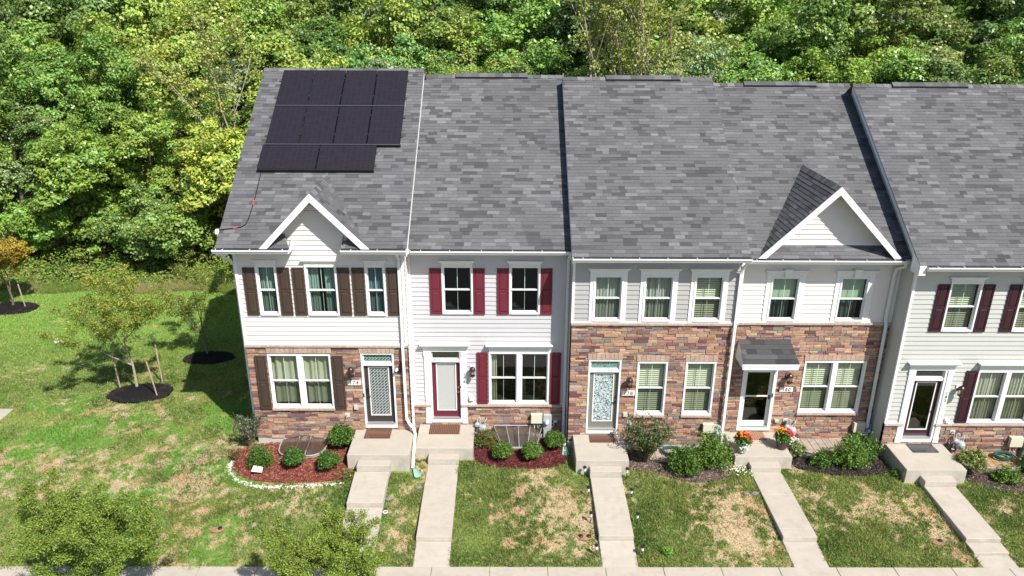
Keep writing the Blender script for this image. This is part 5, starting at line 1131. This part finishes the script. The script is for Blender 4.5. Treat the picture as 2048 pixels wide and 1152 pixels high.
well(-4.78,-3.28,.92,-.78,-.40,'curved window well under a clear bubble cover in the red mulch','dome')
well(2.02,3.62,.88,-.03,-.62,'window well under a ribbed clear sloping cover behind two boxwoods','trap')
well(6.95,8.5,.85,-.68,-.66,'low window well behind the bushes with a loose hose','board')
well(11.95,13.7,.9,-.08,-.74,'board-covered window well behind the feathery shrub','board')
well(17.2,18.8,.95,-.85,-.74,'rusty window well with a coiled green hose on top','rust')
# --- hoses
def hose(x,y,z,r,turns,col,label,ax=1):
    rr=random.Random(int(x*10)); pts=[]; n=turns*22
    for k in range(n): a=2*math.pi*k/22; q=r*(1+.12*math.sin(a*.37+1)); pts.append((x+q*math.cos(a),y+q*.7*math.sin(a),z+.02+.012*(k/22)+rr.uniform(0,.01)))
    mb=MB(); mb.tube(pts,.012,5); o=mb.build('garden_hose',mat('hose_green',col,.35)); tag(o,label,'hose','garden hoses')
hose(18.3,-1.25,-.62,.26,9,(.015,.11,.085),'coiled green hose on the rusty window well at right'); hose(7.75,-1.1,-.54,.30,6,(.05,.15,.15),'tangled blue-green hose behind the three-bush bed'); hose(9.30,-1.25,-.62,.12,5,(.02,.15,.10),'small dark green hose coil left of the flower pot stoop')
# --- downspout extensions
def splash(x,y,z,ang,label):
    mb=MB(); c,s=math.cos(ang),math.sin(ang)
    for k in range(6):
        a0,a1=k/6,(k+1)/6; 
        f=lambda u,v: (x+(u-.5)*(.12+.1*v)*c*1.0+v*.42*s, y+(u-.5)*(.12+.1*v)*s-v*.42*c, z+.05-.03*v+.05*abs(2*u-1)**2)
        mb.quad(f(a0,0),f(a1,0),f(a1,1),f(a0,1)); mb.quad(tuple(np.add(f(a0,0),(0,0,-.012))),tuple(np.add(f(a0,1),(0,0,-.012))),tuple(np.add(f(a1,1),(0,0,-.012))),tuple(np.add(f(a1,0),(0,0,-.012))))
    tag(mb.build('splash_guard',mat('splash_teal',(.22,.45,.36),.45)),label,'splash guard','green splash guards under downspouts')
splash(-.38,-2.10,-.55,.35,'teal splash guard between the two left stoops'); splash(4.33,-.80,-.62,0,'teal splash guard beside the round shrub and grey downspout')
# --- path lights
def light():
    t=thing('path_light',(0,0,0),'','path light','solar path lights along the narrow path'); mb=MB(); mb.tube([(0,0,-.03),(0,0,.24)],.012,6); mb.lathe((0,0,0),[(0,.40),(.045,.395),(.06,.36),(.058,.35),(0,.35)],12); mb.build('stake',BLACK,t); g=MB(); g.lathe((0,0,0),[(.034,.24),(.042,.35)],12); g.lathe((0,0,0),[(0,.24),(.034,.24)],12); g.build('lamp_body',mat('light_body',(.72,.74,.74),.25),t); return t
L0=light(); k=0
for side,pts in (('left',[(4.83,-2.28),(4.86,-3.16),(4.84,-4.18),(4.87,-5.37)]),('right',[(6.12,-2.32),(6.12,-3.23),(6.15,-4.22),(6.10,-5.42)])):
    for i,(x,y) in enumerate(pts):
        o=L0 if k==0 else copy_tree(L0); k+=1; o.location=(x,y,G1(x,y)); o['label']=f'{["topmost","second","third","lowest"][i]} path light on the {side} side of the narrow path'
# --- ground boxes, stones, drains, sign
def cover(x,y,c,two,label):
    z=G1(x,y); t=thing('valve_cover',(x,y,z),label,'valve cover','small utility covers in the front lawns'); mb=MB(); n=14
    mb.poly([(x+.20*math.cos(2*math.pi*k/n)*(1+.2*math.sin(k*2.1)),y+.14*math.sin(2*math.pi*k/n),z+.022) for k in range(n)]); mb.build('soil_patch',mat('red_soil',(.30,.16,.10),.95,var=.3,vs=12),t)
    m=MB()
    for dx in ((-.1,.12) if two else (.08,)): m.lathe((x+dx,y+.03,z+.02),[(.0,.04),(.05,.04),(.06,.03),(.06,0)],12)
    m.build('cap',BLACK,t)
cover(-5.62,-4.52,0,False,'black cap in reddish soil on the left end lawn'); cover(4.62,-4.72,0,True,'pair of black caps in reddish soil left of the path lights'); cover(14.4,-4.82,0,False,'black cap in reddish soil left of the rightmost path')
def rock(x,y,r,c,label,s=3):
    rr=random.Random(s); z=G1(x,y); mb=MB(); n=9; rings=[]
    prof=[(0.0,1.0),(.55,.88),(.95,.45),(1.0,.1),(.9,-.2)]
    for q,h_ in prof: rings.append([(x+q*r*math.cos(2*math.pi*k/n)*rr.uniform(.85,1.15),y+q*r*.75*math.sin(2*math.pi*k/n)*rr.uniform(.85,1.15),z+h_*r*.7) for k in range(n)])
    for a,b in zip(rings,rings[1:]):
        for k in range(n): mb.quad(a[k],a[(k+1)%n],b[(k+1)%n],b[k])
    tag(mb.build('spotlight' if c else 'lawn_rock',mat('rock_%s'%('g' if c else 'b'),(.22,.15,.12) if c else (.16,.15,.14),.8,var=.3,vs=20),smooth=True),label,'rock')
rock(-1.0,-3.36,.11,0,'brown rock right of the leftmost path',1); rock(-.20,-2.82,.12,0,'dark rock left of the path to the bright red door',2); rock(9.62,-2.88,.10,0,'left of two dark rocks near the flower pot path',3); rock(9.90,-2.86,.12,0,'right of two dark rocks, touching the flower pot path',4)
mb=MB(); z=G1(-1.02,-3.88); mb.tube([(-1.02+.06*math.cos(a*.5),-3.88+.06*math.sin(a*.5),z+.035) for a in range(13)],.016,6); tag(mb.build('drain_ring',WHITE),'small white ring lying in the grass right of the leftmost path','ring')
t=thing('garden_sign',(-5.08,-2.4,G1(-5.08,-2.4)),'small tilted white sign on a stake in the red mulch','sign'); z=G1(-5.08,-2.4); mb=MB(); mb.hexa([(-5.24,-2.52,z+.20),(-4.95,-2.48,z+.14),(-4.93,-2.36,z+.24),(-5.20,-2.38,z+.31),(-5.24,-2.525,z+.205),(-4.95,-2.485,z+.145),(-4.93,-2.365,z+.25),(-5.20,-2.385,z+.32)]); mb.build('sign_face',WHITE,t); mb=MB(); mb.tube([(-5.08,-2.4,z-.03),(-5.08,-2.42,z+.22)],.01,5); mb.build('stake',BLACK,t)
mb=MB(); z=G1(-16.8,7.6); mb.lathe((-16.8,7.6,z),[(0,.14),(.09,.13),(.13,.05),(.13,0)],14); mb.lathe((-16.8,7.6,z),[(.13,.05),(.17,.04),(.17,0)],14); tag(mb.build('lawn_marker',WHITE),'white round cap standing alone on the bright green side lawn','marker')
print('script done',time.time()-_t)
